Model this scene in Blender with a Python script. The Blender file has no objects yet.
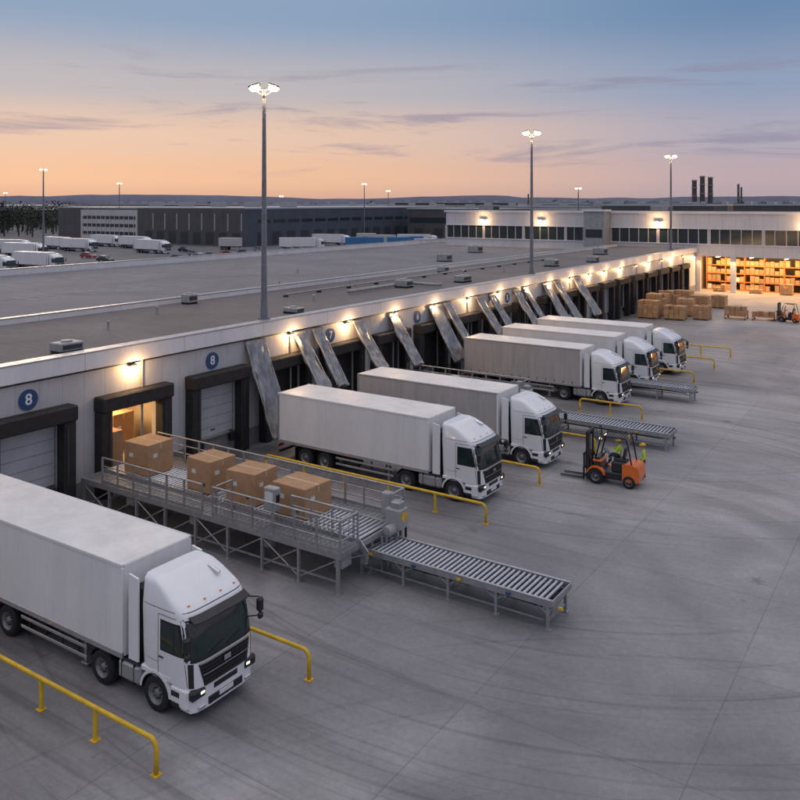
import bpy, bmesh, math, random
from mathutils import Vector, Matrix, noise
random.seed(7)
R=math.radians
scene=bpy.context.scene
COL=scene.collection

# ------------------------------------------------------------------ materials
def newmat(name):
    m=bpy.data.materials.new(name); m.use_nodes=True
    nt=m.node_tree
    b=nt.nodes.get('Principled BSDF')
    return m,nt,b
class G:
    def __init__(s,nt): s.nt=nt
    def n(s,t,**k):
        x=s.nt.nodes.new(t)
        for a,v in k.items(): setattr(x,a,v)
        return x
    def put(s,sock,v):
        if isinstance(v,bpy.types.NodeSocket): s.nt.links.new(v,sock)
        else: sock.default_value=v
    def m(s,op,a,b=0.0,c=None,clamp=False):
        x=s.n('ShaderNodeMath',operation=op,use_clamp=clamp)
        s.put(x.inputs[0],a); s.put(x.inputs[1],b)
        if c is not None: s.put(x.inputs[2],c)
        return x.outputs[0]
    def noise(s,vec,scale,detail=4,rough=.55,dist=0):
        x=s.n('ShaderNodeTexNoise'); s.put(x.inputs['Vector'],vec)
        x.inputs['Scale'].default_value=scale; x.inputs['Detail'].default_value=detail
        x.inputs['Roughness'].default_value=rough; x.inputs['Distortion'].default_value=dist
        return x.outputs[0]
    def remap(s,v,a,b,c,d,smooth=False):
        x=s.n('ShaderNodeMapRange'); 
        if smooth: x.interpolation_type='SMOOTHSTEP'
        s.put(x.inputs[0],v)
        for i,q in enumerate((a,b,c,d)): x.inputs[i+1].default_value=q
        return x.outputs[0]
    def mix(s,f,a,b,mode='MIX'):
        x=s.n('ShaderNodeMixRGB',blend_type=mode)
        s.put(x.inputs[0],f)
        s.put(x.inputs[1],a if isinstance(a,bpy.types.NodeSocket) else tuple(a)+((1,) if len(a)==3 else ()))
        s.put(x.inputs[2],b if isinstance(b,bpy.types.NodeSocket) else tuple(b)+((1,) if len(b)==3 else ()))
        return x.outputs[0]
    def gray(s,v):
        x=s.n('ShaderNodeCombineColor'); 
        for i in range(3): s.put(x.inputs[i],v)
        return x.outputs[0]
    def comb(s,x_,y_,z_):
        x=s.n('ShaderNodeCombineXYZ')
        s.put(x.inputs[0],x_);s.put(x.inputs[1],y_);s.put(x.inputs[2],z_); return x.outputs[0]
    def sep(s,v):
        x=s.n('ShaderNodeSeparateXYZ'); s.put(x.inputs[0],v); return x.outputs
    def bump(s,h,st,dist,b):
        x=s.n('ShaderNodeBump'); x.inputs['Strength'].default_value=st; x.inputs['Distance'].default_value=dist
        s.put(x.inputs['Height'],h); s.nt.links.new(x.outputs[0],b.inputs['Normal'])
    def mapv(s,vec,sc):
        x=s.n('ShaderNodeMapping'); s.put(x.inputs[0],vec); x.inputs['Scale'].default_value=sc; return x.outputs[0]

def mk(name,col,rough=.6,metal=0,var=.2,scale=1.5,stretch=(1,1,1),bump=0,bscale=20,emit=None,es=0,coat=0,seams=None):
    m,nt,b=newmat(name); g=G(nt)
    tc=g.n('ShaderNodeTexCoord').outputs['Object']
    v=g.mapv(tc,stretch)
    n1=g.noise(v,scale,5,.6)
    f=g.remap(n1,.35,.7,1.0,1.0-var)
    n2=g.noise(v,scale*9,2,.6)
    f2=g.remap(n2,.3,.7,1.0+var*.15,1.0-var*.3)
    f=g.m('MULTIPLY',f,f2)
    if seams:
        ax,per,w,dark=seams
        p=g.n('ShaderNodeNewGeometry').outputs['Position']
        c=g.sep(p)[ax]
        d=g.m('PINGPONG',c,per/2)
        s_=g.m('LESS_THAN',d,w)
        f=g.m('MULTIPLY',f,g.m('SUBTRACT',1.0,g.m('MULTIPLY',s_,dark)))
    c=g.mix(1.0,col,g.gray(f),'MULTIPLY')
    nt.links.new(c,b.inputs['Base Color'])
    b.inputs['Metallic'].default_value=metal
    nt.links.new(g.remap(n1,.3,.7,max(rough-.08,.03),min(rough+.1,1)),b.inputs['Roughness'])
    if coat: b.inputs['Coat Weight'].default_value=coat; b.inputs['Coat Roughness'].default_value=.08
    if bump: g.bump(g.noise(v,bscale,4,.6),bump,.02,b)
    if emit:
        b.inputs['Emission Color'].default_value=tuple(emit)+(1,)
        b.inputs['Emission Strength'].default_value=es
        m.cycles.emission_sampling='NONE'
    return m

M={}
M['white']=mk('truck_white_paint',(.81,.81,.81),.24,0,.07,1.2,(1,1,.4),coat=.8)
M['trailer']=mk('trailer_white_panel',(.80,.785,.77),.36,0,.12,.9,(1.2,1.2,.22),seams=None)
M['trailer_dk']=mk('trailer_shaded_curtain',(.45,.42,.40),.5,0,.22,1.3,(2,2,.2))  # curtain grey darkened: shade on the trailer sides is put into the colour
M['trailer_roof']=mk('trailer_roof_dusty',(.80,.775,.75),.45,0,.18,.7)
M['trim']=mk('aluminium_trim',(.50,.50,.51),.4,.6,.2,3)
M['glass']=mk('tinted_glass',(.012,.028,.028),.04,0,.0,1,coat=.4)
M['black']=mk('black_plastic',(.020,.020,.023),.4,0,.3,4)
M['chassis']=mk('dark_chassis_steel',(.035,.033,.033),.65,.2,.4,4)
M['tyre']=mk('tyre_rubber',(.02,.02,.021),.85,0,.4,8,bump=.3)
M['rim']=mk('wheel_rim',(.28,.28,.29),.5,.6,.4,8)
M['chrome']=mk('chrome',(.7,.7,.72),.15,1,.1,3)
M['headlight']=mk('headlight',(.8,.8,.8),.15,0,0,1,emit=(1,.74,.44),es=2.4)
M['amber']=mk('amber_light',(.8,.3,.03),.3,0,0,1)
M['redlight']=mk('red_light',(.4,.02,.02),.3,0,0,1)
M['galv']=mk('galvanised_steel',(.46,.46,.47),.42,.65,.3,4)
M['roller']=mk('roller_steel',(.64,.64,.65),.3,.75,.2,5)
M['grate']=mk('steel_deck',(.26,.26,.27),.6,.5,.35,3)
M['yellow']=mk('yellow_paint',(.80,.49,.02),.42,0,.32,3)
M['card']=mk('cardboard',(.45,.265,.14),.85,0,.18,2.5,bump=.2)
M['card2']=mk('cardboard_pale',(.52,.33,.18),.85,0,.2,2.5)
M['tape']=mk('packing_tape',(.56,.42,.26),.35,0,.1,2)
M['label']=mk('paper_label',(.7,.7,.68),.6,0,.1,2)
M['wood']=mk('pallet_wood',(.36,.24,.13),.85,0,.3,5)
M['orange']=mk('orange_paint',(.84,.17,.015),.38,0,.2,3,coat=.3)
M['wall']=mk('insulated_wall_panel',(.56,.55,.56),.5,0,.18,.5,(1,1,.25),seams=(1,1.15,.012,.35))
M['wallx']=mk('insulated_wall_panel_x',(.66,.645,.65),.5,0,.12,.3,(1,1,.4),seams=(0,2.0,.03,.25))
M['fascia']=mk('white_fascia',(.78,.765,.77),.45,0,.16,.6,(1,1,.3),seams=(1,6.0,.015,.5))
M['plinth']=mk('concrete_plinth',(.27,.265,.26),.85,0,.35,.8,bump=.2)
M['seal']=mk('dock_seal_rubber',(.026,.022,.021),.7,0,.35,3,bump=.2)
M['door']=mk('sectional_door',(.50,.50,.52),.5,0,.15,1,seams=(2,.55,.018,.5))
M['silver']=mk('silver_curtain',(.29,.295,.31),.32,.5,.55,1.5,(2.5,2.5,.5),bump=.9,bscale=3.0)
M['blue']=mk('sign_blue',(.02,.07,.18),.5,0,.1,2)
M['signwhite']=mk('sign_white',(.78,.78,.78),.5,0,.05,2)
M['pole']=mk('galvanised_mast',(.22,.235,.26),.5,.4,.25,2)
M['lamp']=mk('lamp_glow',(.9,.85,.7),.4,0,0,1,emit=(1,.64,.30),es=18)
M['flood']=mk('floodlight_glow',(.9,.85,.7),.4,0,0,1,emit=(1,.66,.34),es=40)
M['strip']=mk('strip_light',(.9,.85,.7),.4,0,0,1,emit=(1,.66,.32),es=9)
M['hvac']=mk('hvac_grey',(.40,.40,.40),.6,.2,.3,2)
M['hvacdark']=mk('hvac_grille',(.06,.06,.065),.6,.2,.3,2)
M['roadw']=mk('road_white_paint',(.45,.45,.45),.7,0,.45,1.5)
M['bdark']=mk('dark_cladding',(.095,.088,.088),.6,0,.2,.2,seams=(0,6,.12,.3))
M['bdark2']=mk('blue_grey_cladding',(.08,.095,.12),.6,0,.2,.2,seams=(1,6,.12,.3))
M['bwhite']=mk('white_cladding',(.56,.52,.50),.6,0,.15,.2)
M['win']=mk('window_strip',(.03,.045,.05),.12,0,.1,1)
M['warmwall']=mk('warehouse_inner_wall',(.5,.42,.32),.8,0,.2,.5)
M['floorin']=mk('warehouse_floor',(.36,.33,.3),.6,0,.2,.5)
M['rack']=mk('rack_orange',(.62,.2,.04),.5,0,.2,2)
M['hiviz']=mk('hi_vis_yellow',(.55,.75,.04),.7,0,.15,6)
M['reflect']=mk('reflective_band',(.7,.7,.7),.3,.3,.1,6)
M['navy']=mk('navy_trousers',(.025,.03,.045),.85,0,.25,6)
M['skin']=mk('skin',(.50,.29,.20),.6,0,.1,6)
M['hair']=mk('hair_dark',(.03,.02,.015),.8,0,.1,6)
M['boot']=mk('boot_leather',(.03,.022,.018),.7,0,.2,6)
M['bluep']=mk('blue_paint',(.05,.20,.42),.5,0,.2,1)
M['carred']=mk('car_red',(.4,.03,.03),.3,0,.05,1,coat=.6)
M['cargrey']=mk('car_silver',(.35,.36,.38),.3,.4,.05,1,coat=.6)
M['cardark']=mk('car_dark',(.04,.045,.055),.3,.2,.05,1,coat=.6)
M['foliage']=mk('distant_foliage',(.06,.07,.05),.9,0,.6,.15)
M['trunk']=mk('bark',(.08,.06,.045),.9,0,.3,3)
M['hill']=mk('far_hill_hazed',(.27,.27,.34),1,0,.2,.004)  # bluish aerial haze is painted into the hill colour

# ground
def yardmat():
    m,nt,b=newmat('concrete_yard'); g=G(nt)
    P=g.n('ShaderNodeNewGeometry').outputs['Position']; s=g.sep(P); x,y=s[0],s[1]
    big=g.noise(P,.055,4,.6,.6); mid=g.noise(P,.35,5,.65); fine=g.noise(P,5,4,.7); grain=g.noise(P,40,2,.6)
    f=g.remap(big,.33,.66,.74,1.22,True)
    f=g.m('MULTIPLY',f,g.remap(mid,.3,.7,.82,1.13))
    f=g.m('MULTIPLY',f,g.remap(fine,.3,.7,.87,1.09))
    f=g.m('MULTIPLY',f,g.remap(grain,.3,.7,.90,1.09))
    vx=g.m('FLOOR',g.m('DIVIDE',g.m('ADD',x,1.5),6.0)); vy=g.m('FLOOR',g.m('DIVIDE',g.m('ADD',y,2.0),5.6))
    wn=g.n('ShaderNodeTexWhiteNoise'); nt.links.new(g.comb(vx,vy,0.0),wn.inputs['Vector'])
    f=g.m('MULTIPLY',f,g.remap(wn.outputs['Value'],0,1,.94,1.05))
    def joint(c,off,per,w):
        wob=g.m('MULTIPLY',g.m('SUBTRACT',fine,.5),.03)
        cc=g.m('ADD',g.m('ADD',c,off),wob)
        return g.m('LESS_THAN',g.m('PINGPONG',cc,per/2),w)
    j=g.m('MAXIMUM',joint(x,1.5,6.0,.018),joint(y,2.0,5.6,.018))
    f=g.m('MULTIPLY',f,g.m('SUBTRACT',1.0,g.m('MULTIPLY',j,g.remap(mid,.35,.65,.14,.36))))
    def arcs(cx,cy,k,th0,th1,r0,r1,amt,wv=.9):
        dx=g.m('SUBTRACT',x,cx); dy=g.m('SUBTRACT',y,cy)
        r=g.m('SQRT',g.m('ADD',g.m('MULTIPLY',dx,dx),g.m('MULTIPLY',dy,dy)))
        a=g.m('ARCTAN2',dy,dx)
        ca=g.m('COSINE',a); sa=g.m('SINE',a)
        nz=g.noise(g.comb(g.m('MULTIPLY',r,k),g.m('MULTIPLY',ca,wv),g.m('MULTIPLY',sa,wv)),1.0,3,.6)
        t=g.remap(nz,th0,th1,0,1,True)
        mk_=g.m('MULTIPLY',g.remap(r,r0,r0+5,0,1,True),g.remap(r,r1-8,r1,1,0,True))
        return g.m('MULTIPLY',g.m('MULTIPLY',t,mk_),amt)
    A=g.m('ADD',arcs(19,38,3.4,.54,.69,9,46,.24),arcs(37,6,3.0,.57,.71,5,30,.17))
    A=g.m('ADD',A,arcs(12,62,3.6,.56,.70,8,40,.18))
    A=g.m('ADD',A,arcs(22,30,.32,.46,.66,6,50,.26))
    st=g.noise(g.comb(g.m('MULTIPLY',x,.05),g.m('MULTIPLY',y,1.6),0.0),1.0,3,.6)
    A=g.m('ADD',A,g.m('MULTIPLY',g.m('MULTIPLY',g.remap(st,.50,.68,0,1,True),g.remap(x,14,32,1,0,True)),.26))
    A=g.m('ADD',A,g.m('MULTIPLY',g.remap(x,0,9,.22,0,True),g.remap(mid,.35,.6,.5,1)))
    vo=g.n('ShaderNodeTexVoronoi'); nt.links.new(P,vo.inputs['Vector']); vo.inputs['Scale'].default_value=.3
    spot=g.remap(g.m('ADD',vo.outputs['Distance'],g.m('MULTIPLY',fine,.28)),.15,.27,.36,0,True)
    A=g.m('ADD',A,spot)
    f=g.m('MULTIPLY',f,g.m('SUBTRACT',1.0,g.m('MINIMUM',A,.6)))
    tint=g.mix(g.remap(big,.35,.65,0,1),(.262,.256,.268),(.305,.288,.284))
    c=g.mix(1.0,tint,g.gray(f),'MULTIPLY')
    nt.links.new(c,b.inputs['Base Color'])
    nt.links.new(g.remap(mid,.3,.7,.44,.76),b.inputs['Roughness'])
    g.bump(g.m('ADD',fine,g.m('MULTIPLY',j,-1.0)),.25,.02,b)
    return m
M['yard']=yardmat()
def roofmat(name,col,per,k):
    m,nt,b=newmat(name); g=G(nt)
    P=g.n('ShaderNodeNewGeometry').outputs['Position']; s=g.sep(P)
    big=g.noise(P,.09,5,.65,.8); fine=g.noise(P,3,4,.7)
    f=g.m('MULTIPLY',g.remap(big,.3,.7,.76,1.18),g.remap(fine,.3,.7,.86,1.1))
    j=g.m('LESS_THAN',g.m('PINGPONG',s[1],per/2),.03)
    j=g.m('MAXIMUM',j,g.m('LESS_THAN',g.m('PINGPONG',s[0],per*1.5),.03))
    f=g.m('MULTIPLY',f,g.m('SUBTRACT',1.0,g.m('MULTIPLY',j,k)))
    gn=g.noise(P,14,3,.7)
    f=g.m('MULTIPLY',f,g.remap(gn,.3,.7,.82,1.14))
    nt.links.new(g.mix(1.0,col,g.gray(f),'MULTIPLY'),b.inputs['Base Color']); b.inputs['Roughness'].default_value=.85
    g.bump(gn,.3,.02,b)
    return m
M['roof']=roofmat('bitumen_roof',(.165,.145,.138),2.2,.22)
M['deck']=roofmat('parking_deck_surface',(.20,.19,.20),7.5,.25)
M['asphalt']=roofmat('asphalt_far',(.15,.145,.15),15,.1)
def landmat():
    m,nt,b=newmat('land'); g=G(nt)
    P=g.n('ShaderNodeNewGeometry').outputs['Position']
    n=g.noise(P,.006,5,.6)
    c=g.mix(g.remap(n,.4,.6,0,1),(.06,.075,.05),(.12,.12,.125))
    nt.links.new(c,b.inputs['Base Color']); b.inputs['Roughness'].default_value=.95
    return m
M['land']=landmat()

# ------------------------------------------------------------------ mesh builder
class MB:
    def __init__(s): s.v=[];s.f=[];s.mi=[];s.sm=[];s.mats=[];s.T=Matrix.Identity(4)
    def mid(s,m):
        if isinstance(m,str): m=M[m]
        if m not in s.mats: s.mats.append(m)
        return s.mats.index(m)
    def add(s,vs,fs,m,smooth=False):
        o=len(s.v); s.v+= [tuple(s.T@Vector(p)) for p in vs]
        k=s.mid(m)
        for f in fs: s.f.append(tuple(o+i for i in f)); s.mi.append(k); s.sm.append(smooth)
    def box(s,c,sz,m,b=0,rot=None):
        hx,hy,hz=[q/2 for q in sz]
        X=lambda p:(Vector(c)+(rot@Vector(p) if rot else Vector(p)))
        if b<=0:
            vs=[X((a*hx,d*hy,e*hz)) for a in(-1,1) for d in(-1,1) for e in(-1,1)]
            s.add(vs,[(0,1,3,2),(4,6,7,5),(0,4,5,1),(2,3,7,6),(0,2,6,4),(1,5,7,3)],m); return
        b=min(b,hx*.95,hy*.95,hz*.95)
        vs=[];idx={}
        for a in(-1,1):
            for d in(-1,1):
                for e in(-1,1):
                    for ax in range(3):
                        p=[a*(hx-b),d*(hy-b),e*(hz-b)]
                        p[ax]=[a*hx,d*hy,e*hz][ax]
                        idx[(a,d,e,ax)]=len(vs); vs.append(X(p))
        fs=[]
        for a in(-1,1):
            fs.append([idx[(a,d,e,0)] for d,e in((-1,-1),(1,-1),(1,1),(-1,1))])
            fs.append([idx[(d,a,e,1)] for d,e in((-1,-1),(1,-1),(1,1),(-1,1))])
            fs.append([idx[(d,e,a,2)] for d,e in((-1,-1),(1,-1),(1,1),(-1,1))])
        for a in(-1,1):
            for d in(-1,1):
                fs.append([idx[(a,d,-1,0)],idx[(a,d,1,0)],idx[(a,d,1,1)],idx[(a,d,-1,1)]])
                fs.append([idx[(a,-1,d,0)],idx[(a,1,d,0)],idx[(a,1,d,2)],idx[(a,-1,d,2)]])
                fs.append([idx[(-1,a,d,1)],idx[(1,a,d,1)],idx[(1,a,d,2)],idx[(-1,a,d,2)]])
                for e in(-1,1): fs.append([idx[(a,d,e,0)],idx[(a,d,e,1)],idx[(a,d,e,2)]])
        s.add(vs,fs,m)
    def bx(s,x0,x1,y0,y1,z0,z1,m,b=0):
        s.box(((x0+x1)/2,(y0+y1)/2,(z0+z1)/2),(abs(x1-x0),abs(y1-y0),abs(z1-z0)),m,b)
    def cyl(s,p1,p2,r1,m,r2=None,seg=12,caps=True):
        if r2 is None: r2=r1
        p1=Vector(p1);p2=Vector(p2); d=(p2-p1).normalized()
        u=d.orthogonal().normalized(); w=d.cross(u)
        A=[];B=[]
        for i in range(seg):
            a=2*math.pi*i/seg; e=u*math.cos(a)+w*math.sin(a)
            A.append(p1+e*r1);B.append(p2+e*r2)
        s.add(A+B,[(i,(i+1)%seg,seg+(i+1)%seg,seg+i) for i in range(seg)],m,True)
        if caps: s.add(A,[tuple(range(seg))],m); s.add(B,[tuple(range(seg))],m)
    def sweep(s,pts,r,m,seg=8):
        pts=[Vector(p) for p in pts]; n=len(pts); vs=[]
        prev=None
        for i,p in enumerate(pts):
            t=((pts[min(i+1,n-1)]-pts[max(i-1,0)])).normalized()
            if prev is None: u=t.orthogonal().normalized()
            else: u=(prev-t*prev.dot(t)).normalized()
            prev=u; w=t.cross(u)
            for k in range(seg):
                a=2*math.pi*k/seg; vs.append(p+(u*math.cos(a)+w*math.sin(a))*r)
        fs=[]
        for i in range(n-1):
            for k in range(seg): fs.append((i*seg+k,i*seg+(k+1)%seg,(i+1)*seg+(k+1)%seg,(i+1)*seg+k))
        fs.append(tuple(range(seg))); fs.append(tuple((n-1)*seg+k for k in range(seg)))
        s.add(vs,fs,m,True)
    def lathe(s,prof,c,m,seg=24,axis='y'):
        vs=[];n=len(prof)
        for i in range(seg):
            a=2*math.pi*i/seg
            for r,h in prof:
                if axis=='y': vs.append((c[0]+r*math.cos(a),c[1]+h,c[2]+r*math.sin(a)))
                elif axis=='z': vs.append((c[0]+r*math.cos(a),c[1]+r*math.sin(a),c[2]+h))
                else: vs.append((c[0]+h,c[1]+r*math.cos(a),c[2]+r*math.sin(a)))
        fs=[]
        for i in range(seg):
            j=(i+1)%seg
            for k in range(n-1): fs.append((i*n+k,j*n+k,j*n+k+1,i*n+k+1))
        s.add(vs,fs,m,True)
    def prism(s,pts,y0,y1,m,axis='y',smooth=False):
        n=len(pts)
        if axis=='y': A=[(p[0],y0,p[1]) for p in pts];B=[(p[0],y1,p[1]) for p in pts]
        elif axis=='x': A=[(y0,p[0],p[1]) for p in pts];B=[(y1,p[0],p[1]) for p in pts]
        else: A=[(p[0],p[1],y0) for p in pts];B=[(p[0],p[1],y1) for p in pts]
        s.add(A+B,[(i,(i+1)%n,n+(i+1)%n,n+i) for i in range(n)],m,smooth)
        s.add(A,[tuple(range(n))],m);s.add(B,[tuple(range(n))],m)
    def arch(s,cx,cz,r0,r1,y0,y1,a0,a1,m,seg=12):
        pts=[]
        for i in range(seg+1):
            a=R(a0+(a1-a0)*i/seg); pts.append((cx+r1*math.cos(a),cz+r1*math.sin(a)))
        inn=[]
        for i in range(seg+1):
            a=R(a0+(a1-a0)*i/seg); inn.append((cx+r0*math.cos(a),cz+r0*math.sin(a)))
        for i in range(seg):
            q=[pts[i],pts[i+1],inn[i+1],inn[i]]
            A=[(p[0],y0,p[1]) for p in q];B=[(p[0],y1,p[1]) for p in q]
            s.add(A+B,[(0,1,5,4),(2,3,7,6),(0,1,2,3),(4,5,6,7)]+([(3,0,4,7)] if i==0 else [])+([(1,2,6,5)] if i==seg-1 else []),m)
    def grid(s,fn,nu,nv,m,smooth=True):
        vs=[fn(i/nu,j/nv) for i in range(nu+1) for j in range(nv+1)]
        fs=[(i*(nv+1)+j,(i+1)*(nv+1)+j,(i+1)*(nv+1)+j+1,i*(nv+1)+j+1) for i in range(nu) for j in range(nv)]
        s.add(vs,fs,m,smooth)
    def mesh(s,name,recalc=True):
        me=bpy.data.meshes.new(name); me.from_pydata(s.v,[],s.f)
        for m in s.mats: me.materials.append(m)
        me.polygons.foreach_set('material_index',s.mi); me.polygons.foreach_set('use_smooth',s.sm)
        if recalc:
            bm=bmesh.new(); bm.from_mesh(me); bmesh.ops.recalc_face_normals(bm,faces=bm.faces); bm.to_mesh(me); bm.free()
        me.update(); return me
def place(me,name,loc=(0,0,0),rz=0,parent=None,scale=None):
    o=bpy.data.objects.new(name,me); COL.objects.link(o); o.location=loc; o.rotation_euler[2]=rz
    if scale: o.scale=scale
    if parent: o.parent=parent
    return o
def empty(name,loc=(0,0,0)):
    o=bpy.data.objects.new(name,None); COL.objects.link(o); o.location=loc; o.empty_display_size=.1; return o
def light(name,typ,loc,energy,col,parent=None,size=.1,sizey=None,direction=None):
    l=bpy.data.lights.new(name,typ); l.energy=energy; l.color=col
    if typ in('POINT','SPOT'): l.shadow_soft_size=size
    if typ=='AREA':
        l.size=size
        if sizey: l.shape='RECTANGLE'; l.size_y=sizey
    o=bpy.data.objects.new(name,l); COL.objects.link(o); o.location=loc
    if direction: o.rotation_euler=Vector(direction).to_track_quat('-Z','Y').to_euler()
    if parent: o.parent=parent
    return o

# ------------------------------------------------------------------ truck
def wheel(mb,x,y,z,r=.5,w=.3,side=1):
    s=side
    mb.lathe([(r*.58,-w/2),(r*.9,-w/2-.01),(r*.97,-w/2+.02),(r,-w/2+.06),(r,w/2-.06),(r*.97,w/2-.02),(r*.9,w/2+.01),(r*.58,w/2)],(x,y,z),'tyre',28)
    o=w/2
    mb.lathe([(0,s*(o-.0)),(r*.16,s*(o-.0)),(r*.2,s*(o-.05)),(r*.4,s*(o-.09)),(r*.5,s*(o-.04)),(r*.6,s*(o+.005))],(x,y,z),'rim',20)
    for k in range(8):
        a=2*math.pi*k/8; mb.cyl((x+r*.3*math.cos(a),y+s*(o-.07),z+r*.3*math.sin(a)),(x+r*.3*math.cos(a),y+s*(o-.03),z+r*.3*math.sin(a)),.02,'chassis',seg=6)
    mb.lathe([(0,-s*(o-.08)),(r*.6,-s*(o-.08))],(x,y,z),'chassis',16)

LV0=[(.98,.06,-2.2,1.225),(1.65,.03,-2.22,1.24),(1.8,.0,-2.22,1.24),(2.25,-.10,-2.23,1.235),(2.66,-.23,-2.25,1.225),(2.86,-.33,-2.25,1.21),(3.0,-.50,-2.25,1.18),(3.12,-.72,-2.25,1.15),(3.3,-1.05,-2.25,1.10),(3.46,-1.42,-2.25,1.04),(3.53,-1.68,-2.22,.95)]
def lv(z):
    for a,b in zip(LV0,LV0[1:]):
        if z<=b[0]:
            t=max(0,(z-a[0])/(b[0]-a[0])); return [a[i]+(b[i]-a[i])*t for i in(1,2,3)]
    return LV0[-1][1:]
NN=5.4
def cab_x(y,z,off=0):
    xf,xr,hw=lv(z); cx=(xf+xr)/2;a=(xf-xr)/2
    t=min(abs(y)/hw,.999); return cx+a*(1-t**NN)**(1/NN)+off
def cab_y(x,z,off=0):
    xf,xr,hw=lv(z); cx=(xf+xr)/2;a=(xf-xr)/2
    t=min(abs(x-cx)/a,.999); return hw*(1-t**NN)**(1/NN)+off
def frontpatch(mb,y0,y1,z0,z1,m,off=.008,nu=14,nv=5,ytop=1.0):
    mb.grid(lambda u,v:((lambda y,z:(cab_x(y,z,off),y,z))((y0+(y1-y0)*u)*(1+(ytop-1)*v),z0+(z1-z0)*v)),nu,nv,m)
def sidepatch(mb,s,q,m,off=.008,nu=6,nv=5):
    def fn(u,v):
        a=Vector(q[0]).lerp(Vector(q[1]),u); b=Vector(q[3]).lerp(Vector(q[2]),u); p=a.lerp(b,v)
        return (p.x,s*cab_y(p.x,p.y,off),p.y)
    mb.grid(fn,nu,nv,m)
def truck_mesh(name,L,axles,side='trailer',cabm='white',lights=True):
    mb=MB()
    N=72; vs=[]; zs=[]
    for a,b in zip(LV0,LV0[1:]): zs+= [a[0],(a[0]+b[0])/2]
    zs.append(LV0[-1][0])
    for z in zs:
        xf,xr,hw=lv(z);cx=(xf+xr)/2;a=(xf-xr)/2
        for i in range(N):
            t=2*math.pi*i/N; c,q=math.cos(t),math.sin(t)
            vs.append((cx+a*math.copysign(abs(c)**(2/NN),c),hw*math.copysign(abs(q)**(2/NN),q),z))
    fs=[(k*N+i,k*N+(i+1)%N,(k+1)*N+(i+1)%N,(k+1)*N+i) for k in range(len(zs)-1) for i in range(N)]
    mb.add(vs,fs,cabm,True)
    mb.add(vs[:N],[tuple(range(N))],cabm); mb.add(vs[-N:],[tuple(range(N))],cabm)
    # windscreen with wrap-round black frame
    frontpatch(mb,-1.185,1.185,1.66,2.72,'black',.010,30,6,.985)
    frontpatch(mb,-1.12,1.12,1.76,2.66,'glass',.020,30,6,.98)
    for yy in(-.6,0.05):
        mb.cyl((cab_x(yy,1.78,.045),yy,1.78),(cab_x(yy+.55,1.92,.04),yy+.55,1.92),.013,'black',seg=5)
    # visor
    for dz in(0,.03):
        mb.grid(lambda u,v:(cab_x(-1.05+2.1*u,2.68,.02+.24*v),-1.05+2.1*u,2.79+dz-.12*v),20,2,'black')
    mb.grid(lambda u,v:(cab_x(-1.05+2.1*u,2.68,.262),-1.05+2.1*u,2.67+.03*v),20,1,'black')
    # grille: tapered, with body-colour and chrome bars
    frontpatch(mb,-.80,.80,.98,1.60,'black',.014,14,3,1.2)
    for i in range(5):
        z=1.06+.105*i; k=1+.2*(z-.98)/.62
        frontpatch(mb,-.77*k,.77*k,z,z+.034,'chassis',.045,14,1)
    frontpatch(mb,-.94,.94,1.585,1.63,'chrome',.04,14,1); frontpatch(mb,-.86,.86,1.29,1.315,'chrome',.055,14,1)
    frontpatch(mb,-.12,.12,1.38,1.52,'chrome',.062,4,1)
    frontpatch(mb,-1.08,1.08,2.875,2.892,'black',.006,20,1)
    for s in(-1,1):
        # black corner vane beside the screen and grille
        sidepatch(mb,s,[(-.06,1.0),(-.17,1.0),(-.2,1.64),(-.08,1.64)],'black',.016,3,4)
        sidepatch(mb,s,[(-.26,1.78),(-1.22,1.78),(-1.22,2.62),(-.48,2.62)],'black',.005,8,5)
        sidepatch(mb,s,[(-.33,1.83),(-1.18,1.83),(-1.18,2.57),(-.53,2.57)],'glass',.012,8,5)
        sidepatch(mb,s,[(-.66,1.83),(-.69,1.83),(-.69,2.57),(-.66,2.57)],'black',.016,1,2)
        sidepatch(mb,s,[(-1.30,1.02),(-1.315,1.02),(-1.315,2.75),(-1.30,2.75)],'black',.006,1,4)
        sidepatch(mb,s,[(-.20,1.02),(-.215,1.02),(-.44,2.75),(-.425,2.75)],'black',.006,1,4)
        sidepatch(mb,s,[(-.44,2.735),(-1.315,2.735),(-1.315,2.75),(-.44,2.75)],'black',.006,4,1)
        sidepatch(mb,s,[(-.5,2.88),(-2.15,2.88),(-2.15,2.893),(-.5,2.893)],'black',.006,8,1)
        sidepatch(mb,s,[(-1.32,1.42),(-2.15,1.42),(-2.15,1.43),(-1.32,1.43)],'black',.006,4,1)
        mb.box((-1.18,s*(cab_y(-1.18,1.6)+.015),1.6),(.18,.03,.04),'black',.008)
        # mirrors
        mb.cyl((-.26,s*1.18,2.55),(.0,s*1.38,2.52),.022,'black',seg=6)
        mb.cyl((-.26,s*1.2,1.95),(.0,s*1.38,1.98),.022,'black',seg=6)
        mb.box((.02,s*1.39,2.3),(.15,.22,.42),'black',.06); mb.box((-.06,s*1.39,2.3),(.01,.16,.34),'chrome')
        mb.box((.02,s*1.39,1.98),(.15,.20,.2),'black',.06)
        # headlamps
        mb.box((-.065,s*.96,.82),(.22,.52,.30),'black',.07)
        mb.box((-.015,s*.86,.84),(.14,.24,.17),'headlight' if lights else 'chrome',.06)
        mb.box((-.04,s*1.07,.83),(.16,.16,.15),'chrome',.06)
        mb.box((-.0,s*.86,.44),(.1,.24,.09),'chrome',.02)
        mb.box((-.5,s*1.14,.68),(.72,.2,.60),cabm,.08)
        mb.box((-.62,s*1.215,.76),(.34,.08,.16),'black',.02)
        mb.box((-.62,s*1.215,.48),(.34,.08,.14),'black',.02)
        mb.arch(axles[0],.5,.56,.64,s*.88,s*1.25,5,175,cabm,12)
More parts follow.
